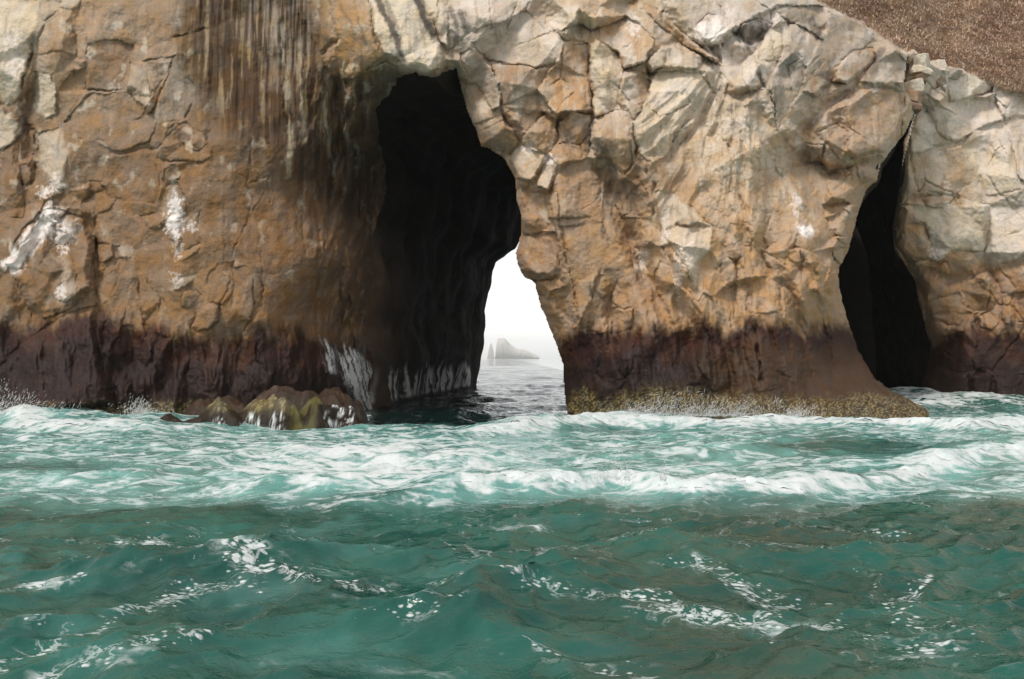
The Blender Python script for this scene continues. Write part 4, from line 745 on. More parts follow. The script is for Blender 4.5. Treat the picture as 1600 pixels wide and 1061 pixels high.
# back wall of the slot
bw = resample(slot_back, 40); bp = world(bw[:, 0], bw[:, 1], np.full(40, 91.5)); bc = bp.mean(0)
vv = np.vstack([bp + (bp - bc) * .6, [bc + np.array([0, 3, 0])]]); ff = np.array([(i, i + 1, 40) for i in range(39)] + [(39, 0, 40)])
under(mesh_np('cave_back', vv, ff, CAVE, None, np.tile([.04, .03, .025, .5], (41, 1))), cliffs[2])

# ------------------------------------------------------------------ loose blocks wedged along the rim above the slot
def rock_mesh(sx, sy, sz, seed, sub=5, box=.55):
    """an angular, worn block: a box pulled towards a ball, broken by planes"""
    r = np.random.default_rng(seed); n = 2 ** sub // 2 + 1; t = np.linspace(-1, 1, n); vs, fs = [], []
    for ax in range(3):
        for sg in (-1, 1):
            a, b = np.meshgrid(t, t); c = np.full(a.shape, float(sg)); P = [None] * 3; P[ax] = c; P[(ax + 1) % 3] = a; P[(ax + 2) % 3] = b
            o = sum(len(v) for v in vs); vs.append(np.stack(P, -1).reshape(-1, 3)); f = grid_faces(n, n) + o; fs.append(f if sg > 0 else f[:, ::-1])
    v = np.vstack(vs); f = np.vstack(fs); key = np.round(v * 1000).astype(int); _, first, inv = np.unique(key, axis=0, return_index=True, return_inverse=True)
    v = v[first]; f = inv.reshape(-1)[f]
    ball = v / np.linalg.norm(v, axis=1)[:, None]; v = v * box + ball * (1 - box)
    for _ in range(6):
        d = r.normal(size=3); d /= np.linalg.norm(d); k = .62 + .3 * r.random(); e = np.maximum(v @ d - k, 0); v -= e[:, None] * d * .92
    nz = fbm(v[:, 0] * 2.2 + seed, v[:, 1] * 2.2 + v[:, 2] * 1.7, 4, 601); v = v * (1 + .10 * nz[:, None])
    return v * np.array([sx, sy, sz]), f
BOULD = [('G', 888, 275, .36, .34, 'p', 'small rounded pale block at the top of the rubble on the cliff rim'), ('G', 938, 318, .75, .62, 'p', 'big square whitish block in the rubble on the cliff rim'),
         ('G', 935, 345, .80, .32, 'c', 'flat cream slab under the big square block on the cliff rim'), ('G', 1005, 355, .75, .75, 'p', 'rounded grey-white boulder right against the square block on the rim'),
         ('G', 1078, 360, 1.0, .42, 'g', 'low flat grey boulder leaning on the top of the far cliff wall'), ('G', 985, 400, .62, .42, 't', 'tan block tucked below the rounded boulder on the rim'),
         ('G', 890, 428, .85, .42, 'c', 'cream block with a shadowed base wedged over the slot'), ('G', 888, 480, .95, .38, 't', 'long tan block lying below the cream block over the slot'),
         ('G', 884, 520, .75, .34, 'b', 'brown wedge of rock jammed in the throat of the slot'), ('G', 925, 395, .5, .36, 'b', 'small brown stone between the cream blocks over the slot')]
for k, (c, x, y, w, h, code, lab) in enumerate(BOULD):
    px, py = cp(c, [(x, y)])[0]; dd = 59.8 - .012 * (py - 90) if px < 1450 else 62.8
    v, f = rock_mesh(w * .68, .6, h * .95, 40 + k, 5, .7); a = .25 * math.sin(k * 2.3)
    ca, sa = math.cos(a), math.sin(a); v = v @ np.array([[ca, 0, sa], [0, 1, 0], [-sa, 0, ca]])
    nz = fbm(v[:, 0] * 2, v[:, 2] * 2, 4, 650 + k)[:, None]; base = .78 * s2l(CC[code]) * (1 + .25 * nz)
    o = mesh_np('boulder', v, f, ROCK, None, np.concatenate([np.clip(base, .02, .8), np.zeros((len(v), 1))], 1))
    o.location = world(np.array(px), np.array(py), np.array(dd)); tag(o, lab, 'boulder', 'blocks wedged along the rim above the slot')

# ------------------------------------------------------------------ low ledge of wet rock at the foot of the brown cliff
lx = np.arange(-17.2, -5.6, .055); ly = np.arange(40.8, 52.5, .075); LX, LY = np.meshgrid(lx, ly)
wx_ = LX + .25 * fbm(LX / 1.2, LY / 1.2, 3, 701); wy_ = LY + .25 * fbm(LX / 1.2 + 5, LY / 1.2, 3, 702)
def mound(cx, cy, rx, ry, h, p=3.0, rot=0.0):
    c_, s_ = math.cos(rot), math.sin(rot); a = ((wx_ - cx) * c_ + (wy_ - cy) * s_) / rx; b = (-(wx_ - cx) * s_ + (wy_ - cy) * c_) / ry
    return h * (1 - (np.abs(a) ** 2.4 + np.abs(b) ** 2.4) ** (p / 2.4)) 
_M = np.stack([mound(-11.7, 44.9, 2.7, 1.5, .80, 3.2, .06), mound(-13.9, 44.7, 2.0, 1.1, .42, 2.6), mound(-10.0, 45.2, 1.3, 1.3, 1.0, 4), mound(-10.6, 48.8, 2.4, 1.7, 1.35, 2.6), mound(-8.7, 45.6, 1.0, 1.7, 1.2, 5), mound(-7.6, 46.6, 1.0, 1.7, .95, 3.5), mound(-9.0, 48.6, 1.6, 1.8, 1.6, 3), mound(-12.9, 48.8, 2.4, 1.6, .9, 2.5), mound(-15.4, 44.4, 1.1, .7, .25), mound(-12.9, 43.8, .8, .5, .35)])
LZ = np.log(np.exp(4.5 * np.clip(_M, -2, 4)).sum(0)) / 4.5
LZ = np.maximum(LZ, -1.2)
lr = 1.05 * planes((LX + .4 * LY) / 1.0, LY / 1.3, 711) + .42 * planes((LX - .3 * LY) / .42, LY / .5, 713) + .08 * fbm(LX / .3, LY / .3, 4, 715) + .28 * (ridged((LX + .5 * LY) / .8, (LY - .5 * LX) / 1.6, 4, 717) - .7)
LZ = LZ + lr * ss(-1.0, .2, LZ)
lc = np.ones(LX.shape + (3,), np.float32) * s2l((46, 37, 27)).astype(np.float32)
def lb_(m, c): lc[...] += (s2l(c).astype(np.float32) - lc) * m[..., None].astype(np.float32)
n1 = fbm(LX / .9, LY / .9, 4, 721)
lb_(.8 * ss(46.6, 47.6, LY + .4 * n1), (60, 43, 31)); lb_(.5 * ss(.1, .4, n1) * ss(46.6, 47.6, LY), (92, 66, 48))
f1, f2, ci = voro(LX / .12, LY / .12, 723)
top = ss(.55, 1.0, LZ + .25 * n1) * ss(47.4, 46.4, LY + .3 * n1) * ss(-9.0, -9.4, LX + .15 * n1)
lb_(top * .7, (104, 92, 58)); lb_(top * (ci < .55) * ss(.5, .2, f1), (150, 134, 88))
yel = ss(1.0, .55, np.abs(LX + 8.95 + .12 * n1) / .62) * ss(47.2, 46.0, LY) * ss(-.4, .1, fbm(LX / .5, LZ / .9, 3, 725) + .15); lb_(yel * .7, (96, 90, 40))
run = np.zeros(LX.shape)
for rx_, w_, zt in ((-7.9, .34, 1.5), (-7.3, .2, 1.1), (-10.05, .34, .9), (-11.15, .42, .8), (-12.4, .3, .6)):
    run = np.maximum(run, ss(1.1, .5, np.abs(LX - rx_ + .18 * fbm(LZ / .6, LY / 1, 2, 727) - .10 * (zt - LZ)) / (w_ * (.45 + .55 * ss(zt, .2, LZ)))) * ss(zt, zt - .3, LZ) * (LY < 46.6) * ss(-.02, .3, fbm(LX / .10, LZ / .35, 4, 729)))
lb_(run * .95, (228, 230, 228))
LV = np.stack([LX, LY, LZ], -1).reshape(-1, 3); LF = grid_faces(*LX.shape); keep = (LZ.ravel()[LF] > -1.15).any(1)
LF = LF[keep]; u, inv = np.unique(LF, return_inverse=True)
o = mesh_np('rock_ledge', LV[u], inv.reshape(-1, 4), ROCK, None, np.concatenate([np.clip(lc, .01, .8), np.full(LX.shape + (1,), .9)], -1).reshape(-1, 4)[u])
tag(o, 'low wet ledge with olive crust and water streaming off it below the brown cliff', 'rock')

# ------------------------------------------------------------------ dry brush on the hill
r = np.random.default_rng(3); tv, tf, tc = [], [], []
cand = np.argwhere((up > -5) & (X > 1230) & (X < 1760) & (Y > -130)); pick = cand[r.integers(0, len(cand), 9000)]
sel = np.array([s_ for s_ in pick if True]); bx = V.reshape(NR, NC, 3)[sel[:, 0], sel[:, 1]]
pal = np.array([s2l(c) for c in ((146, 120, 100), (168, 134, 106), (140, 120, 112), (178, 152, 122), (154, 138, 130), (156, 142, 112), (166, 148, 130))])
tone = 1.3 * fbm((sel[:, 1] - .8 * sel[:, 0]) / 60.0, sel[:, 0] / 34.0, 3, 741)
for i, b in enumerate(bx):
    nb = r.integers(7, 13); hgt = .14 + .36 * r.random() ** 2; c = pal[int(np.clip((tone[i] * 1.6 + .5 + .35 * r.normal()) * 6.99, 0, 6))]
    for _ in range(nb):
        a = r.random() * 6.283; ln = hgt * (.5 + .6 * r.random()); th = .35 + .9 * r.random()
        d = np.array([math.cos(a) * math.sin(th), math.sin(a) * math.sin(th), math.cos(th)]); p0 = b + np.array([r.normal() * .16, r.normal() * .16, -.06])
        w = np.array([-math.sin(a), math.cos(a), .3]) * (.018 + .022 * r.random()); n0 = len(tv)
        tv += [p0 - w, p0 + w, p0 + d * ln * .6 + w * .7, p0 + d * ln]; tf += [(n0, n0 + 1, n0 + 2), (n0, n0 + 2, n0 + 3)]
        cc_ = np.append(np.clip((1.35 + .5 * tone[i]) * (.5 * c + .5 * pal[:3].mean(0)) * (.92 + .16 * r.random()), 0, .7), 0); tc += [cc_] * 4
m, t_, b_ = new_mat('dry_twigs'); q = NT(t_); q.put(b_.inputs['Base Color'], q.n('ShaderNodeAttribute', attribute_name='col').outputs['Color']); b_.inputs['Roughness'].default_value = .95; b_.inputs['Specular IOR Level'].default_value = .1
tag(mesh_np('dry_brush', np.array(tv), np.array(tf), m, None, np.array(tc), smooth=False), 'leafless brown scrub covering the hillside above the rim', 'scrub', kind='stuff')

# ------------------------------------------------------------------ THE SEA
wr = np.random.default_rng(12); WAVES = []
for lam, amp, n in ((11, .085, 4), (7, .06, 5), (4.2, .046, 6), (2.6, .036, 8), (1.5, .019, 10), (.85, .0125, 10), (.5, .0072, 10), (.36, .0045, 8)):
    for k in range(n):
        l_ = lam * (.75 + .5 * wr.random()); a = math.radians(-90 + 25 + wr.normal() * (34 if lam > 3 else 55)); WAVES.append((l_, amp * (.6 + .8 * wr.random()), math.cos(a), math.sin(a), wr.random() * 6.283))
def pix(P, z=0.0): return np.array([((px - CX) * (CAMH - z) / (py - HZ), (CAMH - z) * FPX / (py - HZ)) for px, py in P])
CREST = [(pix([(600, 762), (660, 756), (720, 750), (800, 746), (880, 744), (950, 738), (1000, 742), (1060, 750), (1150, 752), (1240, 748), (1310, 737), (1380, 728), (1450, 716), (1520, 702), (1600, 692), (1750, 672)], .36), .38, .70, 2.4, 1.02),
         (pix([(700, 668), (800, 661), (880, 652), (960, 648), (1060, 650), (1150, 652), (1230, 648), (1330, 650), (1400, 652), (1500, 658), (1600, 652), (1800, 645)], .42), .44, 1.6, 3.2, 1.05),
         (pix([(-250, 640), (0, 640), (60, 650), (130, 656), (200, 656), (265, 660)], .5), .48, 1.6, 5.0, 1.0),
         (pix([(330, 740), (420, 745), (520, 748), (640, 738)], .35), .30, .7, 1.6, .8), (pix([(300, 720), (420, 700), (560, 705), (700, 712), (820, 700)], .2), .18, .8, 1.6, .5),
         (pix([(60, 712), (130, 706), (240, 712)], .2), .16, .6, 1.4, .5), (pix([(1100, 700), (1250, 690), (1400, 685)], .25), .22, 1.6, 2.4, 0)]
FLK = [([(240, 840), (300, 858), (350, 875), (400, 900)], 15, 1.0), ([(400, 900), (470, 916), (540, 926), (600, 930)], 6, .9), ([(0, 1040), (70, 1010), (130, 990), (190, 965), (250, 940), (330, 925), (400, 914)], 7, .8), ([(600, 930), (700, 932), (800, 928), (900, 934), (1000, 938)], 4, .7), ([(1000, 938), (1070, 945), (1130, 952), (1200, 960), (1280, 985), (1300, 1000)], 12, .95),
       ([(1090, 880), (1180, 905), (1250, 915), (1330, 932), (1400, 915), (1460, 890)], 6, .75), ([(50, 1050), (140, 1030), (240, 1015), (330, 1003)], 7, .8), ([(830, 1000), (900, 1012), (960, 1022), (1030, 1028)], 4, .7), ([(0, 928), (60, 924), (110, 920)], 5, .9), ([(1380, 960), (1450, 1000), (1550, 1015)], 12, .6), ([(100, 860), (180, 864), (240, 862)], 6, .6),
       ([(0, 842), (60, 838), (160, 836), (300, 836)], 3, .6), ([(1180, 1000), (1300, 1045), (1400, 1055)], 10, .45), ([(1340, 880), (1400, 935), (1440, 985)], 14, .45), ([(500, 1000), (560, 985), (640, 960)], 5, .35)]
def sea_at(x, y, lam_min):
    dz = np.zeros_like(x); dx = np.zeros_like(x); dy = np.zeros_like(x)
    shel = 1 - .45 * ss(44, 50, y) * ss(150, 90, y)
    for l_, a, c, s_, ph in WAVES:
        if l_ < lam_min: continue
        if l_ < .7: a = a * ss(23.6, 19.0, y)
        k = 6.2832 / l_; p = (k * c) * x + (k * s_) * y + ph; co = np.cos(p); si = np.sin(p); dz += a * co; dx -= .8 * a * c * si; dy -= .8 * a * s_ * si
    calm = (.75 + .5 * fbm(x / 9, y / 7, 2, 801)) * (1 - .45 * ss(17, 21, y) * ss(50, 40, y)); fade = np.clip(260 / (y + 1), 0, 1); dz *= calm * fade * shel; dx *= calm * fade; dy *= calm * fade
    foam = np.zeros_like(x); thick = np.zeros_like(x)
    for P, h, wf, wb, fo in CREST:
        P = P[np.argsort(P[:, 0])]; yc = np.interp(x, P[:, 0], P[:, 1]) + .35 * fbm(x / 1.6, x * 0 + h * 9, 3, 803); ends = ss(P[0, 0] - 2.4, P[0, 0] + 2.4, x) * ss(P[-1, 0] + 2.4, P[-1, 0] - 2.4, x)
        e = y - yc; hh = h * (1 + .35 * fbm(x / 2.2, x * 0 + 3.3 + h, 3, 804)) * ends
        dz += hh * np.where(e < 0, np.exp(-(e / wf) ** 2), np.exp(-(e / wb) ** 2))
        m = fo * ends * ss(-wf * 1.9, -wf * .5, e + .5 * fbm(x / .8, y / .8, 4, 805)) * ss(wb * .6, 0, e + .3 * fbm(x / 1.1, y / .7, 3, 802)) * (.86 + .35 * fbm(x / 1.4, y / .7, 3, 810)); foam = np.maximum(foam, m)
    # the surge piling into the slot and against the far wall
    dz += 1.05 * np.exp(-(((x - 28) / 9) ** 2 + ((y - 66) / 8) ** 2)) + .25 * np.exp(-((y - 47) / 3) ** 2) * (x < -12)
    px = CX + x / np.maximum(y, .5) * FPX; py = HZ + CAMH * FPX / np.maximum(y, .5)
    wpx = px + 40 * fbm(px / 90, py / 14, 3, 806); wpy = py + 10 * fbm(px / 120, py / 18, 3, 807)
    surf = ss(802, 770, wpy) * ss(640, 652, py) * (1 - .95 * ((px > 585) & (px < 885) & (py < 656)))
    lack = np.clip(ss(.9, .3, np.hypot((px - 1330) / 260, (py - 702) / 26)) + .8 * ss(1, .3, np.hypot((px - 90) / 220, (py - 735) / 18)) + .6 * ss(1, .3, np.hypot((px - 980) / 200, (py - 672) / 7)), 0, 1)
    heart = ss(1.1, .2, np.hypot((px - 560) / 330, (py - 735) / 62))
    dens = surf * (.46 + .34 * heart - .50 * lack) + .12 * fbm(x / 5, y / 3, 3, 808) * surf
    foam = np.maximum(foam, dens)
    foam = np.maximum(foam, 1.25 * np.exp(-(((x - 25) / 9) ** 2 + ((y - 63) / 7) ** 2)) * (.65 + .5 * fbm(x / 2, y / 2, 3, 809)))
    foam = np.where((y > 55) & (x < 14), 0, foam) * (1 - ss(43, 46, y + .6 * fbm(x / 1.2, y, 3, 816)) * ((px > 580) & (px < 886)))
    fl = np.zeros_like(x); near = py > 790
    for P, w, st in FLK:
        d, t = line_d(px + 14 * fbm(px / 60, py / 25, 3, 811), py + 6 * fbm(px / 50, py / 25, 3, 812), P); fl = np.maximum(fl, .72 * st * np.exp(-(d / (w * 1.9)) ** 2) * (.95 + .5 * fbm(px / 26, py / 10, 3, 815)))
    fl = np.maximum(fl, .42 * ss(.05, .5, fbm(x / 1.6, y / 1.2, 3, 813)) * near); fl *= ss(785, 815, py)
    for cx0, cy0, ax0, ay0, st0 in ((345, 872, 75, 26, .5), (300, 850, 50, 12, .45), (60, 922, 70, 9, .6), (1210, 962, 80, 18, .5), (140, 1030, 110, 18, .4), (820, 815, 60, 8, .55), (560, 790, 260, 14, .45), (1150, 785, 220, 10, .4)):
        foam = np.maximum(foam, st0 * ss(1.2, .1, np.hypot((wpx - cx0) / ax0, (wpy - cy0) / ay0)))
    aer = np.clip(surf * (.80 + .3 * heart - .45 * lack) + .35 * foam + .26 * ss(.0, .5, fbm(x / 2.2, y / 1.6, 4, 814)) * ss(700, 800, py) * ss(1200, 500, px) + .05 * ss(1200, 500, px), 0, 1)
    aer = np.where((y > 52) & (x < 14), 0, aer) * (1 - ss(42.5, 45.5, y) * ((px > 575) & (px < 890)))
    dz += foam ** 1.5 * (.12 * fbm(x / .7, y / .55, 4, 821) + .05 * fbm(x / .2, y / .2, 3, 822)) * ss(110, 60, y)
    refl_tint = ss(-.05, .35, fbm(x / 3.5, y / 2.2, 4, 825)) * ss(820, 1250, px + 120 * fbm(x / 3, y / 3, 2, 826)) * ss(690, 800, py)  # brown reflection of the cliffs painted into the right-hand water
    shade_deep = np.where(x < 14, ss(43.5, 47, y + .5 * fbm(x / 2, y / 2, 2, 827)) * ss(560, 590, px) * ss(905, 885, px), 0); shade_deep = np.maximum(shade_deep, ss(56, 60, y) * (x < 14))
    return dz, dx, dy, foam, fl, aer, refl_tint, shade_deep
def sea_strip(xs, ys, lam_min, y0=None, y1=None):
    x, y = [a.astype(np.float32) for a in np.meshgrid(xs, ys)]; dz, dx, dy, fo, fl, ae, sa, shd = sea_at(x, y, lam_min)
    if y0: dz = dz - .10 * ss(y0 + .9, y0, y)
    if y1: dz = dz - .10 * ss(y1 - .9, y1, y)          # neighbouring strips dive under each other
    return np.stack([x + dx, y + dy, dz], -1), [a.ravel() for a in (fo, fl, ae, sa, shd)], x.shape
def arange_g(a, b, s0, s1):
    o = [a]
    while o[-1] < b: o.append(o[-1] + s0 + (s1 - s0) * (o[-1] - a) / (b - a))
    return np.array(o)
def sym(core, step, far):
    r_ = [core]; s_ = step
    while r_[-1] < far: s_ *= 1.22; r_.append(r_[-1] + s_)
    r_ = np.array(r_[1:]); return np.concatenate([-r_[::-1], np.arange(-core, core + step / 2, step), r_])
strips = [sea_strip(sym(14, .05, 60), arange_g(2.0, 24.6, .035, .11), .3, None, 24.7), sea_strip(sym(36, .10, 70), arange_g(22.9, 112, .10, .75), .7, 22.9, 112.5), sea_strip(sym(60, 2.0, 8400), np.concatenate([arange_g(108.5, 400, 1.5, 5), np.geomspace(405, 8400, 60)]), 6, 108.5),
          sea_strip(sym(60, 6.0, 8400), np.concatenate([-np.geomspace(6, 8400, 40)[::-1], [-3, 0, 2.6]]), 60, None, 2.6)]
VV, FF, AT, off = [], [], [], 0
for v, a, sh in strips:
    VV.append(v.reshape(-1, 3)); FF.append(grid_faces(*sh) + off); AT.append(a); off += sh[0] * sh[1]
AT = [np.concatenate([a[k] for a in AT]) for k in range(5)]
m, t_, b_ = new_mat('sea_water'); q = NT(t_)
geo = q.n('ShaderNodeNewGeometry'); pos = geo.outputs['Position']; att = lambda n: q.n('ShaderNodeAttribute', attribute_name=n).outputs['Fac']
flat = pos; st2 = q.scale(pos, (.8, 1.05, 1.0))
fo, fl, ae, sa = att('foam'), att('fleck'), att('aer'), att('refl_tint')
lace = q.math('ADD', q.math('MULTIPLY', q.noise(st2, 1.5, 6, .62, .9), .75), q.math('MULTIPLY', q.noise(st2, 6.5, 5, .6, .4), .25))
lace = q.ramp(lace, .30, .70)
fm = q.math('MAXIMUM', q.ramp(q.math('ADD', lace, fo), .78, 1.48), q.ramp(q.math('ADD', fo, q.math('MULTIPLY', lace, .2)), .74, 1.06))
cell = q.math('SUBTRACT', 1.0, q.voro(q.mix(.16, st2, q.n('ShaderNodeTexNoise').outputs['Color'], 'LINEAR_LIGHT'), 10))
cell2 = q.math('SUBTRACT', 1.0, q.voro(st2, 21))
fk = q.math('MAXIMUM', q.ramp(q.math('ADD', q.math('ADD', q.math('MULTIPLY', cell, .55), q.math('MULTIPLY', lace, .35)), q.math('MULTIPLY', fl, .62)), .82, .96), q.ramp(q.math('ADD', q.math('MULTIPLY', cell2, .6), q.math('MULTIPLY', fl, .62)), .80, .93))
fk = q.math('MULTIPLY', fk, q.math('MULTIPLY', q.ramp(fl, .04, .2), q.ramp(q.noise(st2, 14, 3, .6), .3, .5, .35, .9)))
thr = q.math('MULTIPLY', q.ramp(q.math('ABSOLUTE', q.math('SUBTRACT', q.noise(st2, 2.0, 4, .6, .6), .5)), .03, .006), q.ramp(fl, .2, .65, 0.0, .6))
foam = q.math('MAXIMUM', q.math('MAXIMUM', fm, thr), fk, True)
deep = q.mix(q.ramp(q.noise(flat, .35, 3), .35, .65), (.006, .048, .035, 1), (.014, .086, .063, 1))
deep = q.mix(q.math('MULTIPLY', sa, .35), deep, (.050, .064, .042, 1))
deep = q.mix(att('arch_shade_deep'), deep, (.004, .012, .011, 1))  # shade of the arch put into the water colour; also darkens open deep sea
wat = q.mix(q.math('MULTIPLY', ae, q.ramp(q.noise(st2, .9, 6, .6, .8), .25, .7, .35, 1.0)), deep, (.15, .345, .31, 1))
q.put(b_.inputs['Base Color'], q.mix(foam, wat, (.56, .58, .57, 1)))
q.put(b_.inputs['Roughness'], q.ramp(foam, 0, .6, .035, .85)); b_.inputs['IOR'].default_value = 1.33
q.put(b_.inputs['Specular IOR Level'], q.ramp(foam, 0, .6, .5, .15))
rip = q.math('ADD', q.math('MULTIPLY', q.noise(st2, 1.9, 4, .55, .6), 1.15), q.math('MULTIPLY', q.noise(st2, 6, 3, .55, .6), .40))
rip = q.math('ADD', rip, q.math('MULTIPLY', q.noise(st2, 15, 2, .6, .4), .20))
rip = q.math('ADD', rip, q.math('MULTIPLY', att('arch_shade_deep'), q.math('ADD', q.math('MULTIPLY', q.noise(pos, .12, 3, .6), 12.0), q.math('MULTIPLY', q.noise(st2, 1.5, 3, .6), 5.0))))
q.put(b_.inputs['Normal'], q.bump(rip, .42, .12))
sea = mesh_np('sea', np.vstack(VV), np.vstack(FF), m, None, None, True, {'foam': AT[0], 'fleck': AT[1], 'aer': AT[2], 'refl_tint': AT[3], 'arch_shade_deep': AT[4]})
tag(sea, 'choppy green sea with white surf reaching the cliffs', kind='structure')

# thick foam heaped on the breaking crests, and the spray thrown up
mf, t_, b_ = new_mat('foam'); q = NT(t_); pos = q.n('ShaderNodeNewGeometry').outputs['Position']
q.put(b_.inputs['Base Color'], q.mix(q.ramp(q.noise(pos, 3, 6, .6), .35, .7), (.50, .57, .56, 1), (.66, .67, .66, 1))); b_.inputs['Roughness'].default_value = .9
q.put(b_.inputs['Normal'], q.bump(q.math('ADD', q.noise(pos, 7, 6, .65), q.math('MULTIPLY', q.noise(pos, 25, 2, .6), .3)), .45, .1))
v, a, sh = strips[1]; fo_ = a[0].reshape(sh); x, y = v[..., 0], v[..., 1]
def heap(v, fo_, sh, thr, nm):
    x, y = v[..., 0], v[..., 1]; lump = .5 * fbm(x / .9, y / .6, 4, 851) + .3 * fbm(x / .25, y / .2, 3, 852); k = fo_ + .32 * lump - thr
    z = v + np.stack([0 * x, 0 * x, np.clip(k, -.3, .5) * .30 + .06 * np.clip(fbm(x / .3, y / .3, 3, 853), 0, 1) * ss(0, .2, k)], -1)
    f = grid_faces(*sh); f = f[(k.ravel()[f] > -.02).sum(1) >= 3]; u, inv = np.unique(f, return_inverse=True)
    return z.reshape(-1, 3)[u], inv.reshape(-1, 4)
hv, hf = heap(v, fo_, sh, .90, ''); v0, a0, sh0 = strips[0]; hv0, hf0 = heap(v0, a0[0].reshape(sh0), sh0, .90, '')
tag(mesh_np('sea_foam', np.vstack([hv, hv0]), np.vstack([hf, hf0 + len(hv)]), mf), 'thick white foam along the breaking waves and cliff foot', 'foam', kind='stuff')
r = np.random.default_rng(21); pts = []
def plume(n, px, py, z0, d, w, h, sl=0.0):
    u = r.normal(size=n); hh = r.random(n) ** 2.2 * h * (.4 + r.random(n)); x = (px - CX) / FPX * d + u * w + sl * hh
    pts.append(np.stack([x, d + r.normal(size=n) * .25, z0 + hh], 1))
for px, w, h in ((985, .25, .5), (1010, .3, .8), (1040, .35, 1.0), (1075, .3, .85), (1110, .3, .7), (1150, .35, .6), (1190, .3, .7), (1240, .4, .4)): plume(420, px, 650, .35, 47.2, w, h, .55)
for px, w, h in ((-20, .6, 1.5), (10, .5, 1.4), (45, .5, 1.0), (95, .5, .6), (215, .5, .6), (225, .3, .8)): plume(420, px, 650, .3, 46.6, w, h, -.2)
for px, w, h in ((945, .2, .3), (962, .12, .5), (980, .08, .5), (1036, .05, .38)): plume(110, px, 745, .5, np.interp(px, [900, 1036, 1500, 1600], [21.4, 21.2, 26.5, 29]), w * .6, h, .1)
pts = np.vstack(pts); n_ = len(pts); k_ = np.where(pts[:, 1] < 35, .55, 1.0); ln = (.03 + .16 * r.random(n_) ** 2) * k_; wd = (.006 + .010 * r.random(n_)) * k_
dr = np.stack([.55 + .4 * r.normal(size=n_), .3 * r.normal(size=n_), .8 + .4 * r.normal(size=n_)], 1); dr /= np.linalg.norm(dr, axis=1)[:, None]; dr *= ln[:, None]; cr = np.cross(dr, (0, 1, 0)); cr = cr / (np.linalg.norm(cr, axis=1)[:, None] + 1e-6) * wd[:, None]; ty_ = np.stack([0 * wd, wd, 0 * wd], 1)
sv = np.stack([pts - dr, pts + cr, pts - cr * .5 + ty_, pts + dr], 1).reshape(-1, 3); sf = (np.array([(0, 1, 2), (0, 2, 1), (1, 3, 2), (0, 3, 1)])[None] + 4 * np.arange(n_)[:, None, None]).reshape(-1, 3)
sf = (np.array([(0, 1, 2), (3, 2, 1), (0, 2, 3), (0, 3, 1)])[None] + 4 * np.arange(n_)[:, None, None]).reshape(-1, 3)
ms = bpy.data.materials.new('spray'); ms.use_nodes = True; t_ = ms.node_tree; t_.nodes.clear(); q = NT(t_)
mo, mm, md, mt = q.n('ShaderNodeOutputMaterial'), q.n('ShaderNodeMixShader'), q.n('ShaderNodeBsdfDiffuse'), q.n('ShaderNodeBsdfTranslucent')
for n_ in (md, mt): n_.inputs[0].default_value = (.93, .94, .94, 1)
t_.links.new(md.outputs[0], mm.inputs[1]); t_.links.new(mt.outputs[0], mm.inputs[2]); t_.links.new(mm.outputs[0], mo.inputs[0])
tag(mesh_np('sea_spray', sv, sf, ms), 'fine white spray thrown up where waves hit the rock', 'spray', kind='stuff')

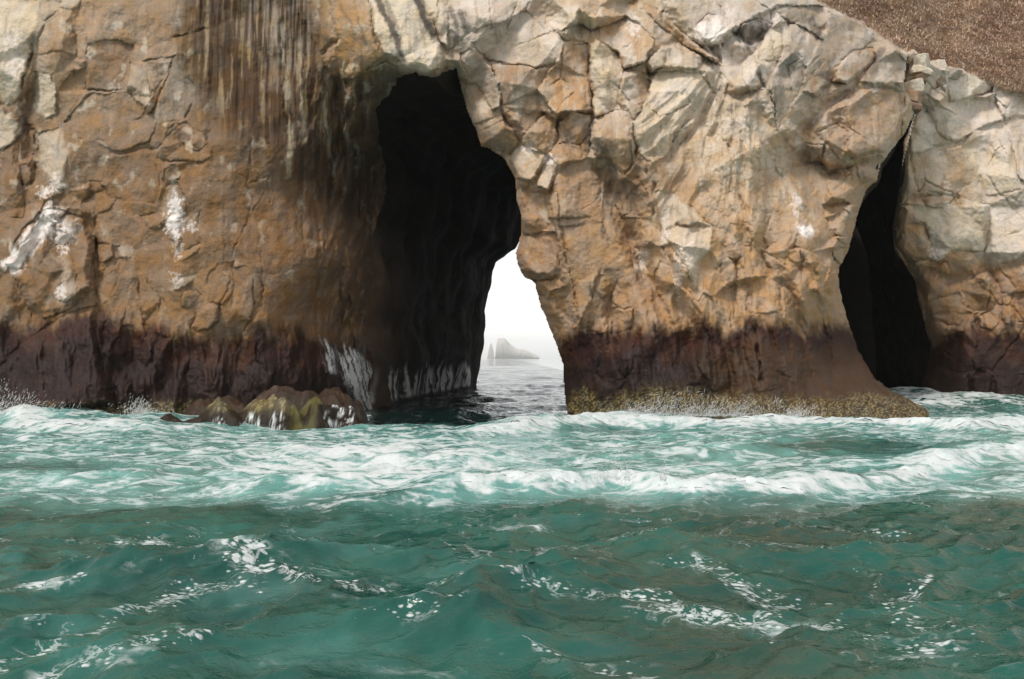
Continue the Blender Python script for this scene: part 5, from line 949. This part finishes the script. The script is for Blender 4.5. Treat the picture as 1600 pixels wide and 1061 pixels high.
# ------------------------------------------------------------------ islets far out, in the haze
def islet(prof, D, thick, seed, label):
    P = np.array(prof, float); xs = np.linspace(P[0, 0], P[-1, 0], 90); top = np.interp(xs, P[:, 0], P[:, 1]); vt = np.linspace(-1, 1, 41); XX, VT = np.meshgrid(xs, vt)
    wx = (XX - CX) / FPX * D; hgt = np.maximum((HZ - np.interp(XX, xs, top)) / FPX * D + CAMH, -3); hgt = hgt * (1 - np.abs(VT) ** 5) * (1 + .02 * fbm(XX / 4, VT * 4, 3, seed)) - 4 * np.abs(VT) ** 5
    yy = D + VT * thick * (.45 + .55 * np.sqrt(np.clip(hgt / hgt.max(), 0, 1))) + thick * .06 * fbm(XX / 6, VT * 2, 3, seed + 3)
    v = np.stack([wx, yy, hgt], -1).reshape(-1, 3); n = fbm(XX / 2, hgt / 20, 3, seed + 7).reshape(-1, 1)
    c = np.clip(s2l((186, 178, 168)) * (1 + .12 * n), .02, .7)
    o = mesh_np('rock_islet', v - np.array([wx.mean(), D, 0]), grid_faces(*XX.shape)[:, ::-1], ROCK, None, np.concatenate([c, np.zeros((len(c), 1))], 1)); o.location = (wx.mean(), D, 0)
    tag(o, label, 'islet', 'hazy islets on the horizon')
islet([(773.5, 560), (774.5, 550), (776.5, 536), (777.5, 529.5), (781, 529), (789, 529), (791, 531), (796, 537), (803, 542), (808, 545), (817, 545.5), (824, 548), (832, 552), (839, 555), (842, 556.5), (843, 560)], 7000, 150, 901, 'pale cliff-topped islet with a long sloping tail, faint on the horizon')
islet([(761, 560), (763, 549), (765, 541), (767, 535.5), (769, 540), (771, 549), (772.5, 560)], 6900, 30, 911, 'slender pointed rock pinnacle beside the larger islet on the horizon')

# ------------------------------------------------------------------ sea air
hz = bpy.data.meshes.new('haze'); a, b, zl, zh = 9000.0, 9000.0, -4.0, 165.0
hz.from_pydata([(x, y, z) for z in (zl, zh) for x, y in ((-a, -b), (a, -b), (a, b), (-a, b))], [], [(0, 3, 2, 1), (4, 5, 6, 7), (0, 1, 5, 4), (1, 2, 6, 5), (2, 3, 7, 6), (3, 0, 4, 7)])
ho = link(bpy.data.objects.new('haze', hz)); tag(ho, 'pale sea haze fading the far islets', 'haze', kind='stuff')
m = bpy.data.materials.new('haze'); m.use_nodes = True; t_ = m.node_tree; t_.nodes.clear(); o_ = t_.nodes.new('ShaderNodeOutputMaterial'); pv = t_.nodes.new('ShaderNodeVolumePrincipled')
pv.inputs['Color'].default_value = (1, 1, 1, 1); pv.inputs['Density'].default_value = 0.9e-4; pv.inputs['Anisotropy'].default_value = 0
t_.links.new(pv.outputs[0], o_.inputs['Volume']); hz.materials.append(m)
